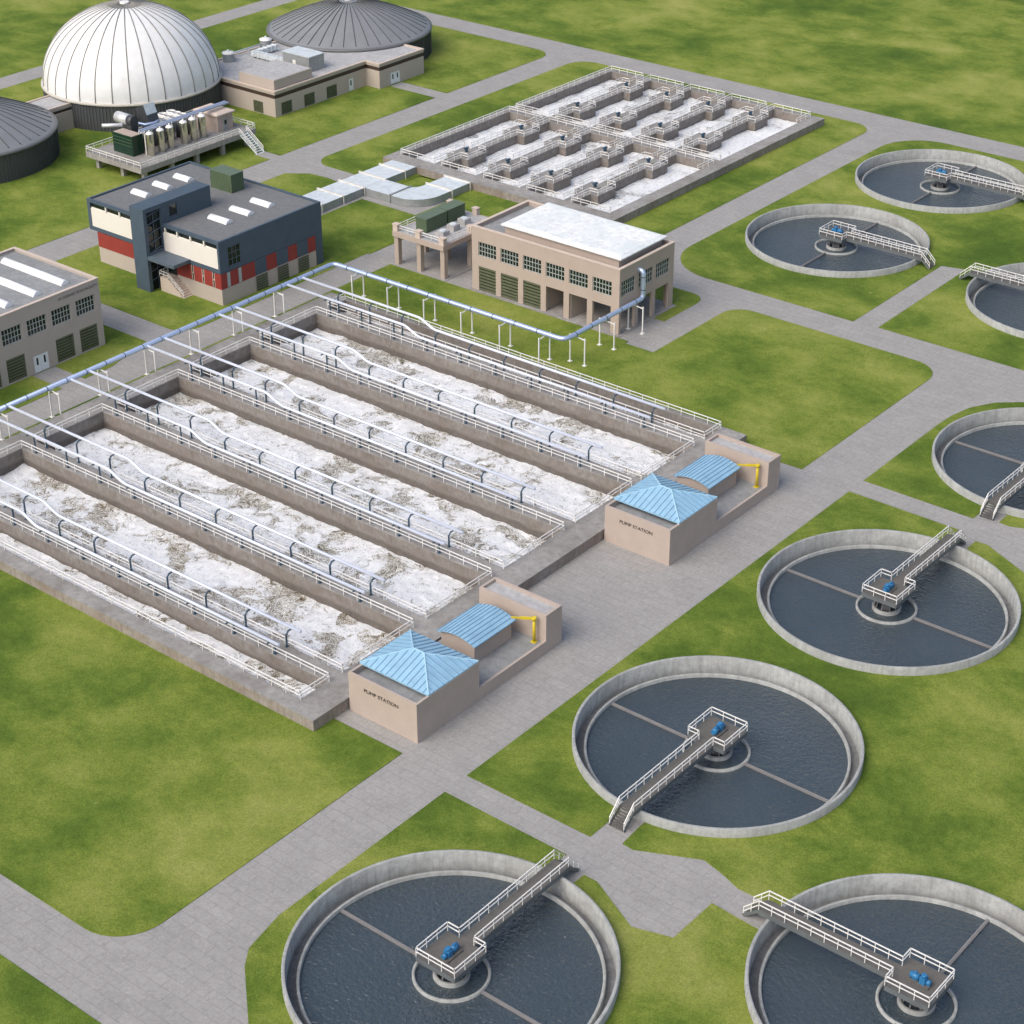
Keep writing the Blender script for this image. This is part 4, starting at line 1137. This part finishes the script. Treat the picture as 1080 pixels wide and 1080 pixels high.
b = MB(); b.box(-1.0,1.0,-1.2,1.2,0,3.6)
b.add([(-1.0,-1.2,3.6),(1.0,-1.2,3.6),(1.0,1.2,3.6),(-1.0,1.2,3.6),(-2.6,-1.2,5.6),(-.2,-1.2,6.6),(-.2,1.2,6.6),(-2.6,1.2,5.6)], [(0,1,5,4),(1,2,6,5),(2,3,7,6),(3,0,4,7),(4,5,6,7)])
b.build('hood', M['chimney_dark'], g)
b = MB(); b.add([(.55,-1.25,4.9),(.55,1.25,4.9),(-.18,1.25,6.66),(-.18,-1.25,6.66)], [(0,1,2,3)]); b.build('hood_cover', M['galv'], g)
b = MB(); b.tube([(-2.0,-3.6,3.6),(-1.0,-2.8,3.6),(1.2,-2.4,3.6),(1.8,-.6,3.6),(1.4,.6,3.6)], .3, 12); b.build('pipe', M['alu'], g)
vessel_lab = ['first upright steel vessel, next to the dark green generator', 'second upright steel vessel from the green generator', 'third upright steel vessel from the green generator',
              'fourth upright steel vessel from the green generator', 'fifth upright steel vessel from the green generator', 'last upright steel vessel, next to the tan hut']
for i, y in enumerate((103.3,105.8,108.0,111.3,113.5,115.8)):
    v = empty('steel_vessel', (-139.7, y, Z3), vessel_lab[i], 'vessel', 'upright steel vessels')
    b = MB(); b.lathe([(.68,.1),(.72,.2),(.72,3.9),(.68,4.0)], 24); b.build('shell', M['steel'], v)
    b = MB(); b.lathe([(.70,3.98),(.55,4.2),(.25,4.32),(.02,4.34)], 24); b.cyl((0,0),.14,4.3,4.6,10); b.build('head', M['white'], v)
    b = MB(); b.lathe([(.62,0),(.62,.12),(.4,.12)], 16); b.build('foot_ring', M['galv'], v)
v = empty('pipe_rack', (-140.9, 112, Z3), 'long blue grey pipe rack above the steel vessels, ending over the tan hut', 'pipe rack')
b = MB(); b.box(-.75,-.2,-9.5,11.4,4.2,4.5); b.box(.0,.45,-9.5,11.4,4.2,4.5); b.build('duct', M['galv_blue'], v)
for y in (-9.3,-2.8,4.0):
    b = MB(); b.box(.55,.69,y-.07,y+.07,0,4.45); b.box(-.9,.69,y-.07,y+.07,4.05,4.19); b.box(-.9,-.76,y-.07,y+.07,0,4.05); b.build('rack_post', M['white'], v)
v = empty('heat_exchanger', (-144.2, 111.5, Z3), 'dark vertical piping block behind the row of steel vessels', 'equipment')
b = MB()
for i in range(6): b.cyl((.9,-6.5+2.1*i), .62, 0, 3.3, 16)
b.build('column_bank', M['chimney_dark'], v)
b = MB(); b.tube([(.9,-8.2,2.9),(.9,6,3.5)], .16, 8); b.build('header', M['alu'], v)
fb = empty('fan_bank', (-149.2, 116.9, 0), 'bank of round white cooling fans behind the pipe rack on the platform', 'fans')
fb.location = (-147.6, 114.8, Z3)
b = MB(); b.box(-2.2,2.2,-3.1,3.1,1.5,2.3); 
for x in (-2,2):
    for y in (-2.9,2.9): b.box(x-.1,x+.1,y-.1,y+.1,0,1.5)
b.build('frame', M['galv_side'], fb)
for i in range(3):
    for j in range(3):
        b = MB(); b.lathe([(.85,2.3),(.85,2.75),(.66,2.75),(.66,2.35)], 24, (-1.5+1.5*i*.97, -2.1+2.1*j*.98, 0)); ring = b.build('fan_ring', M['white'], fb)
        b = MB(); b.cyl((-1.5+1.455*i, -2.1+2.058*j), .2, 2.3, 2.6, 10)
        for q in range(4):
            a = q*PI/2+.3; b.bar((-1.5+1.455*i, -2.1+2.058*j, 2.5), (-1.5+1.455*i+.6*math.cos(a), -2.1+2.058*j+.6*math.sin(a), 2.5), .22, .04)
        b.build('fan_blades', M['chimney_dark'], ring)
h = empty('equipment_hut', (-142.0, 121.0, Z3), 'small tan hut with a flat overhanging roof at the stair end of the platform', 'hut')
b = MB(); b.box(-2.8,2.8,-1.9,1.9,0,3.1); b.build('wall', M['plaster'], h)
b = MB(); b.box(-3.2,3.2,-2.3,2.3,3.1,3.35); b.add([(-3.2,-2.3,3.351),(3.2,-2.3,3.351),(3.2,2.3,3.351),(-3.2,2.3,3.351),(-2.6,-1.7,3.6),(2.6,-1.7,3.6),(2.6,1.7,3.6),(-2.6,1.7,3.6)], [(0,1,5,4),(1,2,6,5),(2,3,7,6),(3,0,4,7),(4,5,6,7)]); b.build('roof', M['cornice'], h)
b = MB(); b.box(2.8,2.88,-.6,.6,.05,2.3); d = b.build('door', M['galv_side'], h)
b = MB(); b.box(2.88,2.9,-.3,.3,1.2,2.0); b.build('pane', M['glass'], d)

# ------------------------------------------------------------------ camera, light
f_px, pitch, roll, yaw = 2053.4570701487974, 0.520765998448372, -0.0034322330069319813, -0.6823539368323549
fw = Vector((math.sin(yaw)*math.cos(pitch), math.cos(yaw)*math.cos(pitch), -math.sin(pitch)))
rt = Vector((math.cos(yaw), -math.sin(yaw), 0)); up = rt.cross(fw)
cr, sr = math.cos(roll), math.sin(roll)
R_, U_ = cr*rt + sr*up, -sr*rt + cr*up
cam = bpy.data.cameras.new('camera'); co = bpy.data.objects.new('camera', cam); COL.objects.link(co)
mw = Matrix((R_, U_, -fw)).transposed().to_4x4(); mw.translation = (119.13965694, -113.9614417, 120.0)
co.matrix_world = mw
cam.sensor_width = 36; cam.lens = f_px/1080*36; cam.clip_start = 1; cam.clip_end = 3000
scene.camera = co

EL, AZ = math.radians(48), math.radians(-170)
w = bpy.data.worlds.new('World'); scene.world = w; w.use_nodes = True
nt = w.node_tree; bg = nt.nodes['Background']
sky = nt.nodes.new('ShaderNodeTexSky'); sky.sky_type = 'NISHITA'; sky.sun_disc = False
sky.sun_elevation = EL; sky.sun_rotation = AZ; sky.air_density = 1.0; sky.dust_density = 5.0; sky.ozone_density = 1.0
nt.links.new(sky.outputs[0], bg.inputs[0]); bg.inputs[1].default_value = .15
sun = bpy.data.lights.new('sun', 'SUN'); sun.energy = 1.05; sun.angle = math.radians(50); sun.color = (1, .99, .965)
so_ = bpy.data.objects.new('sun', sun); COL.objects.link(so_)
sd = Vector((math.sin(AZ)*math.cos(EL), math.cos(AZ)*math.cos(EL), math.sin(EL)))
so_.rotation_euler = sd.to_track_quat('Z', 'Y').to_euler()
so_.location = (0, 0, 200)

scene.view_settings.view_transform = 'Standard'; scene.view_settings.look = 'None'
scene.view_settings.exposure = .29; scene.view_settings.gamma = 1
scene.render.resolution_x = 1024; scene.render.resolution_y = 1024
